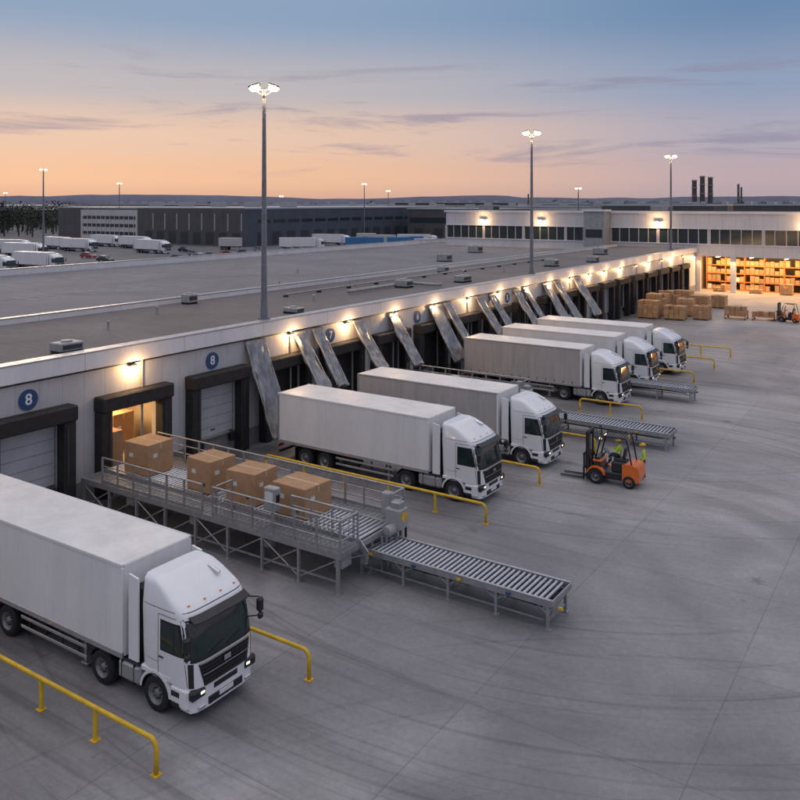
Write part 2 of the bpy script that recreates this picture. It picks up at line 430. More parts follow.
        mb.arch(axles[0],.5,.53,.56,s*.88,s*1.26,5,175,'black',12)
        mb.bx(axles[0]-.62,axles[0]+.62,s*.9,s*1.235,.98,1.14,cabm,.03)
        xa=axles[0]-.66; xb=axles[1]+.62
        if xa-xb>.8:
            mb.box(((xa+xb)/2,s*1.02,.72),(xa-xb-.1,.42,.58),'trim',.1)
            mb.box(((xa+xb)/2,s*1.02,1.05),(xa-xb-.06,.46,.05),'black',.01)
            for k in(.25,.75): mb.box((xa+(xb-xa)*k,s*1.02,.72),(.05,.45,.61),'black',.1)
        mb.prism([(-2.2,1.1),(-2.2,3.44),(-2.6,3.50),(-2.6,1.1)],s*1.14,s*1.20,cabm)
    mb.prism([(-.5,-1.15),(-.12,-1.15),(-.02,-1.0),(.03,-.6),(.03,.6),(-.02,1.0),(-.12,1.15),(-.5,1.15)],.34,1.0,cabm,'z')
    mb.box((.0,0,.50),(.10,1.3,.24),'black',.03)
    mb.box((.02,0,.82),(.05,.9,.16),'black',.02)
    mb.box((.052,0,.54),(.03,.52,.12),'label',.005)
    for yy in(-.85,-.3,.3,.85): mb.box((cab_x(yy,3.0,.01),yy,3.0),(.06,.08,.03),'amber',.01)
    mb.cyl((-1.3,.6,3.42),(-.85,.6,3.30),.035,'chrome',.06,seg=10)
    mb.bx(-L+.4,-.6,-.42,-.30,.78,1.0,'chassis'); mb.bx(-L+.4,-.6,.30,.42,.78,1.0,'chassis')
    mb.bx(-2.75,-2.3,-.9,.9,1.0,3.0,'chassis')
    mb.bx(-2.2,-.7,-.8,.8,.6,.97,'chassis')
    for i,a in enumerate(axles):
        for s in(-1,1):
            wheel(mb,a,s*1.08,.5,.5,.3,s)
            if i>0:
                wheel(mb,a,s*.75,.5,.5,.28,s)
                mb.arch(a,.5,.56,.585,s*.6,s*1.24,20,160,'black',8)
        mb.cyl((a,-1,.5),(a,1,.5),.09,'chassis')
    # trailer body
    x0=-2.78;x1=-L; z0,z1=1.12,3.72; hw=1.275
    mb.bx(x1+.02,x0-.02,-hw+.01,hw-.01,z0+.02,z1-.03,side,0)
    mb.bx(x1+.02,x0-.02,-hw+.03,hw-.03,z1-.03,z1-.004,'trailer_roof')
    for s in(-1,1):
        mb.bx(x1,x0,s*(hw-.05),s*(hw+.012),z0-.06,z0+.10,'trim',.01)
        mb.bx(x1,x0,s*(hw-.05),s*(hw+.014),z1-.09,z1+.015,'trailer' if side=='trailer' else 'trim',.015)
        mb.bx(x0-.08,x0+.015,s*(hw-.08),s*(hw+.018),z0+.1,z1-.09,'trailer',.02)
        mb.bx(x1-.015,x1+.12,s*(hw-.08),s*(hw+.018),z0+.1,z1-.09,'trim',.02)
        n=int((x0-x1)/1.25)
        if side!='trailer':
            for k in range(1,2*n):
                xx=x0+(x1-x0)*k/(2*n); mb.bx(xx-.02,xx+.02,s*(hw-.012),s*(hw+.008),z0-.02,z0+.28,'black')
        for k in range(1,4):
            xx=x0+(x1-x0)*k/4; mb.box((xx,s*(hw+.015),z0+.02),(.1,.02,.045),'amber')
        for (a,b_) in [(axles[1]-.75,axles[2]+.75)]:
            if a-b_>1:
                for zz in(.5,.8): mb.bx(b_,a,s*1.19,s*1.22,zz,zz+.1,'trim',.01)
                for k in range(4):
                    xx=b_+(a-b_)*(k+.5)/4; mb.bx(xx-.03,xx+.03,s*1.14,s*1.185,.5,1.12,'chassis')
                mb.box(((a*.25+b_*.75),s*.85,.78),(.9,.5,.45),'black',.04)
                mb.bx(a-.55,a-.43,s*.75,s*.9,.15,1.1,'trim')
                mb.box((a-.49,s*.82,.1),(.3,.25,.06),'trim',.01)
    mb.bx(x0-.02,x0+.02,-hw+.07,hw-.07,z0,z1-.02,'trailer')
    for s in(-1,1): mb.bx(x1-.03,x1+.0,s*.03,s*1.2,z0+.1,z1-.12,side)
    for yy in(-.8,-.35,.35,.8): mb.cyl((x1-.05,yy,z0),(x1-.05,yy,z1-.1),.018,'chrome',seg=6)
    mb.bx(x1,x1+.12,-1.2,1.2,.5,.62,'black'); 
    for s in(-1,1): mb.box((x1-.01,s*1.0,.85),(.05,.4,.14),'redlight',.01)
    for s in(-1,1): mb.bx(axles[-1]-.72,axles[-1]-.70,s*.62,s*1.22,.2,.95,'black')
    return mb.mesh(name)
TLong=truck_mesh('truck_long',16.2,[-1.42,-3.75,-8.6,-9.9,-14.3])
TW=truck_mesh('truck_white',12.4,[-1.42,-4.1,-9.2,-10.5])
TD=truck_mesh('truck_curtain',12.2,[-1.42,-4.1,-9.0,-10.3],'trailer_dk')
for me,x,y in [(TLong,17.0,16.5),(TW,15.8,35.0),(TD,16.2,41.5),(TD,15.0,56.7),(TW,15.1,63.3),(TW,15.5,69.4)]:
    place(me,'semi_truck',(x,y,0),R(random.uniform(-.4,.4)))

# ------------------------------------------------------------------ ground
mb=MB(); mb.add([(-4000,-600,0),(4000,-600,0),(4000,6000,0),(-4000,6000,0)],[(0,1,2,3)],'land'); place(mb.mesh('ground'),'ground')
mb=MB(); mb.add([(-60,-80,.004),(160,-80,.004),(160,137,.004),(-60,137,.004)],[(0,1,2,3)],'yard'); place(mb.mesh('concrete_yard'),'concrete_yard')
mb=MB(); mb.add([(-420,-80,.004),(-60,-80,.004),(-60,420,.004),(-420,420,.004)],[(0,1,2,3)],'asphalt'); place(mb.mesh('asphalt_yard'),'asphalt_yard')

# ------------------------------------------------------------------ dock building
BY=[26.8+5.6*k for k in range(-8,19)]
BEG,END=-30.,135.6
dock=empty('dock_warehouse_building')
mb=MB(); hwid=1.55; edges=[BEG]
for c in BY: edges+= [c-hwid,c+hwid]
edges.append(END)
for i in range(0,len(edges),2):
    mb.bx(-.3,0,edges[i],edges[i+1],1.0,4.3,'wall'); mb.bx(-.3,.04,edges[i],edges[i+1],0,1.0,'plinth')
mb.bx(-.3,0,BEG,END,4.3,6.2,'wall')
mb.bx(-.4,.28,BEG,END,6.2,7.0,'fascia',.03)
mb.bx(-.42,.31,BEG,END,7.0,7.05,'trim')
mb.bx(.0,.06,BEG,END,6.08,6.2,'black')
for i in range(2,len(edges)-1,4):
    y=(edges[i]+edges[i-1])/2
    mb.cyl((.1,y+.6,0),(.1,y+.6,6.2),.06,'hvac',seg=8)
place(mb.mesh('facade'),'facade',parent=dock)
mb=MB()
mb.bx(-12.6,-.4,BEG,END,6.5,6.8,'roof')
mb.bx(-13.0,-12.6,BEG,END,5.5,7.15,'fascia',.02)
mb.bx(-13.04,-12.56,BEG,END,7.15,7.2,'trim')
mb.bx(-52.6,-13.0,BEG,END+30,5.6,6.0,'deck')
mb.bx(-53.,-52.6,BEG,END+30,0,6.7,'fascia')
mb.bx(-53.05,-52.55,BEG,END+30,6.7,6.76,'trim')
mb.bx(-52.6,-.4,BEG-.3,BEG,0,6.8,'wall')
place(mb.mesh('roof'),'roof',parent=dock)
mb=MB()
for row in(-19,-31,-43):
    for k in range(56):
        y=-24+2.8*k
        mb.bx(row-2.4,row+2.4,y-.06,y+.06,6.004,6.012,'roadw')
    mb.bx(row-.06,row+.06,-24,130,6.013,6.018,'roadw')
place(mb.mesh('deck_markings'),'deck_markings',parent=dock)
OPEN=26.8
def bay(mb,c,opened=False,dark=False):
    for s in(-1,1):
        mb.bx(0.003,.62,c+s*1.5,c+s*2.12,.05,4.12,'seal',.05)
        mb.bx(.62,.66,c+s*1.62,c+s*1.70,1.2,3.9,'hvacdark')
        mb.box((.16,c+s*1.15,.95),(.28,.3,.5),'black',.03)
    mb.box((.36,c,4.46),(.76,4.3,.7),'seal',.06)
    mb.bx(-.25,-.06,c-1.55,c+1.55,0,1.14,'plinth')
    mb.bx(-.3,.16,c-1.1,c+1.1,1.14,1.2,'galv')
    if not opened:
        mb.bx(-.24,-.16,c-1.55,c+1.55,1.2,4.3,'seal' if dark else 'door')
        if not dark:
            mb.box((-.14,c,1.5),(.04,.3,.05),'black')
            mb.bx(-.16,-.12,c-1.55,c-1.49,1.2,4.1,'galv'); mb.bx(-.16,-.12,c+1.49,c+1.55,1.2,4.1,'galv')
    else:
        mb.bx(-.24,-.16,c-1.55,c+1.55,3.9,4.3,'door')
mb=MB()
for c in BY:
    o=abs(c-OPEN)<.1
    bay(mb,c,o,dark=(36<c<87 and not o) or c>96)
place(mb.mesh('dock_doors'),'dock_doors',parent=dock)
mb=MB()
mb.bx(-9,-.3,24,29.6,1.0,1.2,'floorin'); mb.bx(-9.2,-9,24,29.6,1.2,4.6,'warmwall')
mb.bx(-9,-.3,23.8,24,1.2,4.6,'warmwall'); mb.bx(-9,-.3,29.6,29.8,1.2,4.6,'warmwall'); mb.bx(-9,-.3,24,29.6,4.6,4.7,'warmwall')
mb.bx(-6,-1,26.6,26.8,4.5,4.58,'strip')
place(mb.mesh('loading_room'),'loading_room',parent=dock)
light('room_light','AREA',(-2.6,26.8,4.4),330,(1,.62,.28),dock,2.0,direction=(0.35,0,-1))
def number(y,z,t,x=.03):
    e=empty('dock_number_sign',(x,y,z))
    mb=MB(); mb.cyl((0,0,0),(.03,0,0),.46,'blue',seg=32)
    place(mb.mesh('disc'),'disc',parent=e)
    cu=bpy.data.curves.new('digit','FONT'); cu.body=t; cu.size=.68; cu.align_x='CENTER'; cu.align_y='CENTER'; cu.extrude=.006; cu.offset=.01
    cu.materials.append(M['signwhite'])
    o=bpy.data.objects.new('digit',cu); COL.objects.link(o); o.parent=e; o.location=(.042,0,0); o.rotation_euler=(R(90),0,R(90))
number(21.3,5.35,'8'); number(32.2,5.35,'8'); number(42.6,5.35,'7'); number(53.2,5.35,'6'); number(68.5,5.35,'5')
mb=MB()
mb.box((.12,0,.02),(.24,.34,.10),'black',.02); mb.box((.2,0,-.05),(.18,.28,.06),'lamp',.01); mb.bx(0,.1,-.04,.04,-.1,.0,'black')
WL=mb.mesh('wall_lamp')
for i,c in enumerate(BY):
    if c<8 or abs(c-21.2)<1 or abs(c-32.4)<1: continue
    yy=c+.6 if 36<c<90 else c
    e=place(WL,'wall_lamp',(.02,yy,5.98))
    if c<96 or i%2: light('bulb','POINT',(.5,0,-.16),125 if c<96 else 190,(1,.60,.27),e,.08)
def curtain(y,w,x1,z1,dy=-.3,seed=0,z0=5.95,crush=1.0):
    mb=MB(); nl=36; na=36
    def se(c,p): return math.copysign(abs(c)**p,c)
    def fn(u,v):
        a=2*math.pi*v
        ww=w*.5*(1+.18*u+.06*math.sin(u*11+seed)); th=.09+.05*u
        px=x1*u; pz=z0+(z1-z0)*u-.10*math.sin(math.pi*u); py=dy*u
        n=Vector((-(z1-z0),0,x1)).normalized()
        cy=se(math.cos(a),.4); cz=se(math.sin(a),.6)
        q=Vector((px,py,pz))+Vector((0,1,0))*ww*cy+n*th*cz
        f=noise.noise(Vector((u*2.2+seed,cy*2.8+u*2,seed)))*.10*crush+noise.noise(Vector((u*8+seed,cy*4.0-u*3,seed)))*.05*crush
        f+=.03*crush*math.sin((cy*2.2+u*4+seed)*3)
        q+=n*f*min(1,u*6)
        if u>.88: q+=(Vector((0,1,0))*noise.noise(Vector((seed,cy*3,u*4)))*.08+Vector((.5,0,-1))*noise.noise(Vector((seed+5,cy*3,0)))*.16)
        return q
    mb.grid(fn,nl,na,'silver',True)
    vs=[fn(1,j/na) for j in range(na)]; mb.add(vs,[tuple(range(na))],'silver')
    for s in(-1,1):
        mb.cyl((0,s*w*.5,z0+.05),(x1*.97,dy+s*w*.57,z1+.12),.03,'galv',seg=6)
    mb.bx(-.02,.16,-w*.55,w*.55,z0-.12,z0+.1,'hvac',.02)
    place(mb.mesh('dock_shelter_curtain'),'dock_shelter_curtain',(.05,y,0))
for i,(y,w,x1,z1) in enumerate([(35.5,1.5,2.6,.9),(39.4,.95,2.4,2.8),(41.2,.9,2.4,2.7),(45.5,1.0,2.4,3.0),(49.8,1.05,2.5,2.6),(55.6,1.6,2.6,2.0),(57.6,.9,2.5,2.6),(63.0,1.1,2.4,2.8),(65.4,1.0,2.3,2.8),(70.2,1.1,2.4,2.8),(72.2,.9,2.3,2.8),(77.0,1.4,2.5,2.4),(79.8,1.3,2.5,2.4),(85.2,1.7,2.6,2.2)]):
    curtain(y,w,x1,z1,seed=i*3.7,dy=random.uniform(-.35,-.15),crush=1.9 if i==0 else 1.2)
def hvac(loc,wx,wy,wz,rz=0):
    mb=MB()
    mb.box((0,0,wz/2+.12),(wx,wy,wz),'hvac',.04)
    mb.bx(-wx/2-.05,wx/2+.05,-wy/2+.1,-wy/2+.2,0,.12,'chassis');mb.bx(-wx/2-.05,wx/2+.05,wy/2-.2,wy/2-.1,0,.12,'chassis')
    mb.box((wx/2+.002,0,wz/2+.12),(.02,wy*.8,wz*.5),'hvacdark')
    mb.cyl((0,0,wz+.12),(0,0,wz+.2),min(wx,wy)*.3,'hvac',seg=20)
    place(mb.mesh('rooftop_ac_unit'),'rooftop_ac_unit',loc,rz)
for (x,y,a,b,c) in [(-1.7,24.4,.9,1.3,.4),(-11.5,41,.8,.9,.6),(-1.9,41.2,1.2,.8,.28),(-5.0,59,1.2,1.1,.55),(-3.2,66,1.0,1.6,.5),(-10,74,.9,.9,.5),(-4,88,1.3,1.3,.7),(-2.5,97,1.2,1.2,.6),(-7,112,1.6,1.6,.8),(-24,98,1.6,1.6,.9),(-30,118,1.8,1.8,1.0)]:
    hvac((x,y,6.8 if x>-13 else 6.0),a,b,c)
mb=MB()
mb.sweep([(-5.6,52,7.05),(-5.6,60,7.05),(-5.5,60.5,7.05),(-2.6,60.5,7.05),(-2.5,61,7.05)],.15,'hvac')
mb.sweep([(-8.6,48,7.0),(-8.6,75,7.0),(-8.6,100,7.0)],.08,'hvac')
for y in range(48,100,4): mb.bx(-8.8,-8.4,y-.08,y+.08,6.8,6.93,'chassis')
place(mb.mesh('rooftop_pipes'),'rooftop_pipes')
mb=MB()
for (x,y) in [(-6,30),(-9,36),(-5,47),(-10,58),(-6.5,72),(-5,78),(-20,60),(-28,72),(-11,24)]:
    z=6.8 if x>-13 else 6.0
    mb.cyl((x,y,z),(x,y,z+.45),.07,'hvac',seg=10); mb.cyl((x,y,z+.45),(x,y,z+.54),.13,'hvac',.08,seg=10)
place(mb.mesh('roof_vents'),'roof_vent_pipes')

# ------------------------------------------------------------------ masts
def mast(x,y,z0,z1,power,big=1.0):
    e=empty('floodlight_mast',(x,y,z0)); H=z1-z0
    mb=MB()
    mb.cyl((0,0,0),(0,0,H),.19*big,'pole',.10*big,seg=12)
    mb.cyl((0,0,0),(0,0,.08),.36,'pole',seg=12); mb.cyl((0,0,.08),(0,0,.9),.24*big,'pole',.2*big,seg=12)
    rt=Vector((.833,.553,0))
    for k in(-1,1): mb.cyl((0,0,H-.35),tuple(rt*.75*k+Vector((0,0,H+.02))),.05,'pole',seg=8)
    mb.cyl(tuple(-rt*.8+Vector((0,0,H))),tuple(rt*.8+Vector((0,0,H))),.045,'pole',seg=8)
    for k in(-1,1):
        p=rt*.58*k+Vector((0,0,H+.1))
        q=Matrix.Rotation(R(33.6),3,'Z')@Matrix.Rotation(R(20*k),3,'Y')
        mb.box(tuple(p+Vector((0,0,.14))),(.72,.56,.12),'black',.05,q)
        mb.lathe([(0,-.22),(.15,-.20),(.26,-.13),(.32,-.03),(.32,.07)],tuple(p),'flood',16,'z')
    place(mb.mesh('mast'),'mast',parent=e)
    if power: light('flood','POINT',(0,0,H-.45),power,(1,.68,.40),e,.25)
for y in(36.9,75,124): mast(-.5 if y<100 else -.6,y,7.05,20.8,900)
def px2w(px,py,z=0):
    d=829*(14-z)/(py-203); l=(px-400)/829*d
    return (33.8-.553*d+.833*l,.833*d+.553*l)
for px,d,zt in [(43,200,22),(119,300,21),(364,310,21),(388,420,20),(5,420,19),(281,380,17),(578,230,18)]:
    l=(px-400)/829*d; x,y=33.8-.553*d+.833*l,.833*d+.553*l
    mast(x,y,0,zt,0,1.4)

# ------------------------------------------------------------------ conveyors
def rollers(mb,x0,x1,y0,y1,z,step=.17,r=.055):
    n=int((x1-x0)/step)
    for i in range(n+1):
        x=x0+step*i; mb.cyl((x,y0,z),(x,y1,z),r,'roller',seg=8,caps=False)
def conveyor(x0,x1,y0,y1,z=.95):
    mb=MB(); rollers(mb,x0+.1,x1-.08,y0+.05,y1-.05,z,.2,.06)
    for y in(y0,y1):
        mb.bx(x0,x1,y-.035,y+.035,z-.16,z+.07,'galv',.008)
        mb.bx(x0,x1,y-.05,y+.05,z+.07,z+.085,'trim')
    mb.bx(x0,x1,y0+.04,y1-.04,z-.2,z-.17,'chassis')
    mb.bx(x1,x1+.05,y0-.033,y1+.033,z-.14,z+.068,'galv',.01)
    n=max(2,int(round((x1-x0)/2.1)))
    for i in range(n+1):
        x=x0+.25+(x1-x0-.4)*i/n
        for y in(y0+.06,y1-.06):
            mb.bx(x-.05,x+.05,y-.04,y+.04,.02,z-.16,'galv'); mb.box((x,y,.02),(.2,.18,.03),'galv')
            if i<n: mb.cyl((x+.05,y,.55),(x+.45,y,z-.15),.02,'galv',seg=6)
            if i>0: mb.cyl((x-.05,y,.55),(x-.45,y,z-.15),.02,'galv',seg=6)
        mb.bx(x-.03,x+.03,y0+.1,y1-.1,.25,.31,'galv'); mb.bx(x-.03,x+.03,y0+.1,y1-.1,.58,.64,'galv')
        mb.cyl((x,y0+.1,.3),(x,y1-.1,.6),.018,'galv',seg=6)
        mb.box((x+.5,y0-.07,z-.06),(.16,.05,.1),'blue' if i%2 else 'yellow',.01)
    mb.bx(x0+.3,x1-.3,y0+.045,y0+.075,.28,.33,'galv'); mb.bx(x0+.3,x1-.3,y1-.075,y1-.045,.28,.33,'galv')
    mb.sweep([(x0+.3,y0+.2,z-.24),(x0+3,y0+.2,z-.3),(x0+5,y0+.2,z-.25),(x1-.4,y0+.2,z-.3)],.03,'black',6)
    mb.box((x0+1.2,(y0+y1)/2,z-.38),(.6,.4,.32),'hvac',.04); mb.cyl((x0+1.5,(y0+y1)/2,z-.38),(x0+1.9,(y0+y1)/2,z-.38),.12,'hvac')
    mb.box((x0+.5,y0-.12,z-.3),(.3,.14,.34),'hvac',.02)
    place(mb.mesh('roller_conveyor'),'roller_conveyor')
conveyor(15.0,22.95,25.25,26.85)
conveyor(9.5,20.6,47.1,48.7)
conveyor(11.5,18.8,59.3,60.7)
def rail(mb,pts,z,h=1.15,step=1.0,mid=(.36,.68),r=.028,kick=True,infill=0):
    for a,b in zip(pts,pts[1:]):
        a=Vector((a[0],a[1],z));b=Vector((b[0],b[1],z)); L=(b-a).length; n=max(1,int(round(L/step)))
        for i in range(n+1):
            p=a.lerp(b,i/n); k=.034+random.uniform(-.003,.003)
            mb.bx(p.x-k,p.x+k,p.y-k,p.y+k,z-.15+random.uniform(-.01,.01),z+h-random.uniform(0,.01),'galv')
        mb.cyl(a+Vector((0,0,h)),b+Vector((0,0,h)),r*1.4,'galv',seg=8)
        for m_ in mid: mb.cyl(a+Vector((0,0,h*m_)),b+Vector((0,0,h*m_)),r,'galv',seg=6)
        if infill:
            k=int(L/infill)
            for i in range(1,k):
                p=a.lerp(b,i/k); mb.cyl((p.x,p.y,z+.1),(p.x,p.y,z+h*.68),.011,'galv',seg=4,caps=False)
        if kick:
            d=(b-a)/L; c=(a+b)/2+Vector((0,0,.08)); kx=max(abs(d.x)*L-.08,.012); ky=max(abs(d.y)*L-.08,.012)
            mb.box(tuple(c),(kx,ky,.14),'galv')
def platform(x0,x1,y0,y1,z,cab=True,ry=None):
    mb=MB()
    ry0,ry1=ry or (y0+.9,y1-.9)
    mb.bx(x0,x1,y0,y0+.08,z-.24,z,'galv'); mb.bx(x0,x1,y1-.08,y1,z-.24,z,'galv'); mb.bx(x0+.002,x0+.08,y0+.08,y1-.08,z-.2,z-.003,'galv'); mb.bx(x1-.08,x1-.002,y0+.08,y1-.08,z-.2,z-.003,'galv')
    mb.bx(x0+.08,x1-.08,y0+.08,ry0-.05,z-.06,z-.012,'grate'); mb.bx(x0+.08,x1-.08,ry1+.05,y1-.08,z-.06,z-.012,'grate')
    n=int((x1-x0)/.25)
    for i in range(n):
        x=x0+.15+.25*i
        mb.bx(x,x+.03,y0+.085,ry0-.06,z-.008,z+.006,'galv'); mb.bx(x,x+.03,ry1+.06,y1-.085,z-.008,z+.006,'galv')
    mb.bx(x0+.08,x1-.08,ry0,ry1,z-.16,z-.13,'chassis')
    rollers(mb,x0+.2,x1-.1,ry0+.03,ry1-.03,z+.04,.22,.065)
    for y in(ry0,ry1): mb.bx(x0+.083,x1-.083,y-.04,y+.04,z-.12,z+.12,'galv')
    n=int(round((x1-x0)/1.9))
    for i in range(n+1):
        x=x0+.15+(x1-x0-.3)*i/n
        for y in(y0+.062,(y0+y1)/2,y1-.062):
            mb.bx(x-.055,x+.055,y-.055,y+.055,.02,z-.243,'galv'); mb.box((x,y,.02),(.26,.26,.03),'galv')
            if i<n:
                x2=x0+.15+(x1-x0-.3)*(i+1)/n
                mb.cyl((x,y,.2),(x2,y,z-.28),.028,'galv',seg=6)
                if i%2==0: mb.cyl((x2,y,.2),(x,y,z-.28),.028,'galv',seg=6)
                mb.bx(x+.06,x2-.06,y-.025,y+.025,.42,.48,'galv')
        mb.cyl((x,y0+.13,z-.3),(x,y1-.13,.3),.028,'galv',seg=6); mb.bx(x-.04,x+.04,y0+.12,y1-.12,z-.3,z-.24,'galv')
    mb.bx(x0+1,x1-1,y0+.35,y0+.6,z-.42,z-.34,'hvac')
    for k in range(3): mb.box((x0+3+4*k if x0+3+4*k<x1 else x1-1,y0+.5,z-.6),(.5,.35,.35),'hvac',.04)
    xm=x0+(x1-x0)*.56
    rail(mb,[(x0+1.5,y0+.04),(xm-.5,y0+.04)],z)
    rail(mb,[(xm+.1,y0+.04),(x1-.04,y0+.04),(x1-.04,ry0-.1)],z,infill=.22)
    rail(mb,[(x1-.04,ry1+.1),(x1-.04,y1-.04),(x0+.3,y1-.04)],z)
    if cab:
        rail(mb,[(xm+.13,y0+.2),(xm+.13,ry0-.12)],z,kick=False)
        rail(mb,[(x1-3.2,ry0-.14),(x1-.2,ry0-.14)],z,kick=False,infill=.22)
        mb.box((x1-4.0,ry0-.38,z+.95),(.6,.35,.9),'hvac',.03); mb.bx(x1-4.05,x1-3.95,ry0-.42,ry0-.32,z,z+.5,'galv')
        mb.box((x1-4.0,ry0-.563,z+1.05),(.4,.016,.4),'label'); mb.box((x1-3.69,ry0-.38,z+1.0),(.02,.2,.3),'black')
        mb.box((x1+.1,y1-.75,z+.25),(.7,.6,.8),'hvac',.05); mb.box((x1+.15,y1-.75,z+.75),(.45,.4,.3),'galv',.04); mb.box((x1-.5,y1-.5,z+.6),(.4,.35,.9),'hvac',.03)
        mb.cyl((x1+.1,y1-1.5,z-.1),(x1+.1,y1-.8,z-.1),.22,'hvac'); mb.box((x1+.46,y1-.75,z+.35),(.02,.35,.3),'yellow')
        mb.cyl((x1+.3,y1-.4,z-.9),(x1+.3,y1-.4,z+.6),.05,'black')
        mb.box((x1-.35,y0+.6,z-.5),(.4,.6,.45),'hvac',.04)
        for k in range(3): mb.bx(x1+.15,x1+.22,y1-1.9+.3*k,y1-1.85+.3*k,.02,z-.1,'galv')
        for yy in(ry0+.02,ry1-.02):
            mb.prism([(x1-.05,z+.12),(x1+.35,z-.25),(x1+.35,z-.55),(x1-.05,z-.2)],yy-.03,yy+.03,'galv')
    place(mb.mesh('loading_platform'),'loading_platform')
platform(.8,15.7,23.4,27.6,1.5,ry=(24.6,26.6))
platform(1.2,11.0,46.4,49.6,1.4,ry=(47.2,48.6))
platform(1.2,11.5,58.8,61.2,1.4,cab=False,ry=(59.4,60.6))
def carton(name,x,y,z,wx,wy,wz,rz=0):
    mb=MB(); mb.box((0,0,wz/2),(wx,wy,wz),'card',.012)
    mb.box((0,0,wz+.001),(wx+.004,.09,.006),'tape'); 
    for s in(-1,1): mb.box((s*(wx/2+.001),0,wz-.14),(.006,.09,.28),'tape')
    mb.box((wx/2+.003,-wy*.22,wz*.62),(.004,.24,.18),'label'); mb.box((-wx*.2,-wy/2-.003,wz*.6),(.26,.004,.18),'label')
    mb.box((wx*.25,-wy/2-.003,wz*.25),(.14,.004,.12),'black'); 
    for k in(.33,.66): mb.box((0,-wy/2-.001,wz*k),(wx*.98,.003,.006),'wood')
    place(mb.mesh(name),name,(x,y,z),rz)
zc=1.62
carton('cardboard_box',2.8,25.6,zc,1.6,1.5,1.4,R(2)); carton('cardboard_box',6.9,25.6,zc,1.5,1.45,1.35,R(-3)); carton('cardboard_box',9.4,25.5,zc,1.55,1.45,1.3,R(4)); carton('cardboard_box',12.0,25.65,zc,1.8,1.55,1.2,R(-2))
carton('cardboard_box',-.9,25.9,1.2,1.3,1.3,1.6); carton('cardboard_box',-2.6,27.9,1.2,1.3,1.3,1.9); carton('cardboard_box',-5,25.6,1.2,1.5,1.5,2.2)

# ------------------------------------------------------------------ yellow barriers
def barrier(x0,x1,y,h=.85):
    mb=MB(); r=.062; pts=[(x0,y,0),(x0,y,h-.22)]
    for k in range(5): a=R(90*k/4); pts.append((x0+.22*(1-math.cos(a)),y,h-.22+.22*math.sin(a)))
    for k in range(5): a=R(90*(1-k/4)); pts.append((x1-.22*(1-math.cos(a)),y,h-.22+.22*math.sin(a)))
    pts+=[(x1,y,h-.22),(x1,y,0)]
    mb.sweep(pts,r,'yellow',10)
    n=max(1,int(round((x1-x0)/2.4)))
    for i in range(n+1):
        x=x0+(x1-x0)*i/n
        if 0<i<n: mb.cyl((x,y,0),(x,y,h-.04),r,'yellow')
        mb.box((x,y,.012),(.22,.22,.02),'yellow')
    place(mb.mesh('safety_barrier'),'safety_barrier')
for a in [(1.0,17.6,13.6),(15.6,18.1,18.8),(4,16.9,32.2),(12,16.8,38.1),(5,17.2,44.7),(13,17.2,53.2),(12,17.2,66.2),(12,17.2,72.8),(12,17.2,79)]:
    barrier(*a)

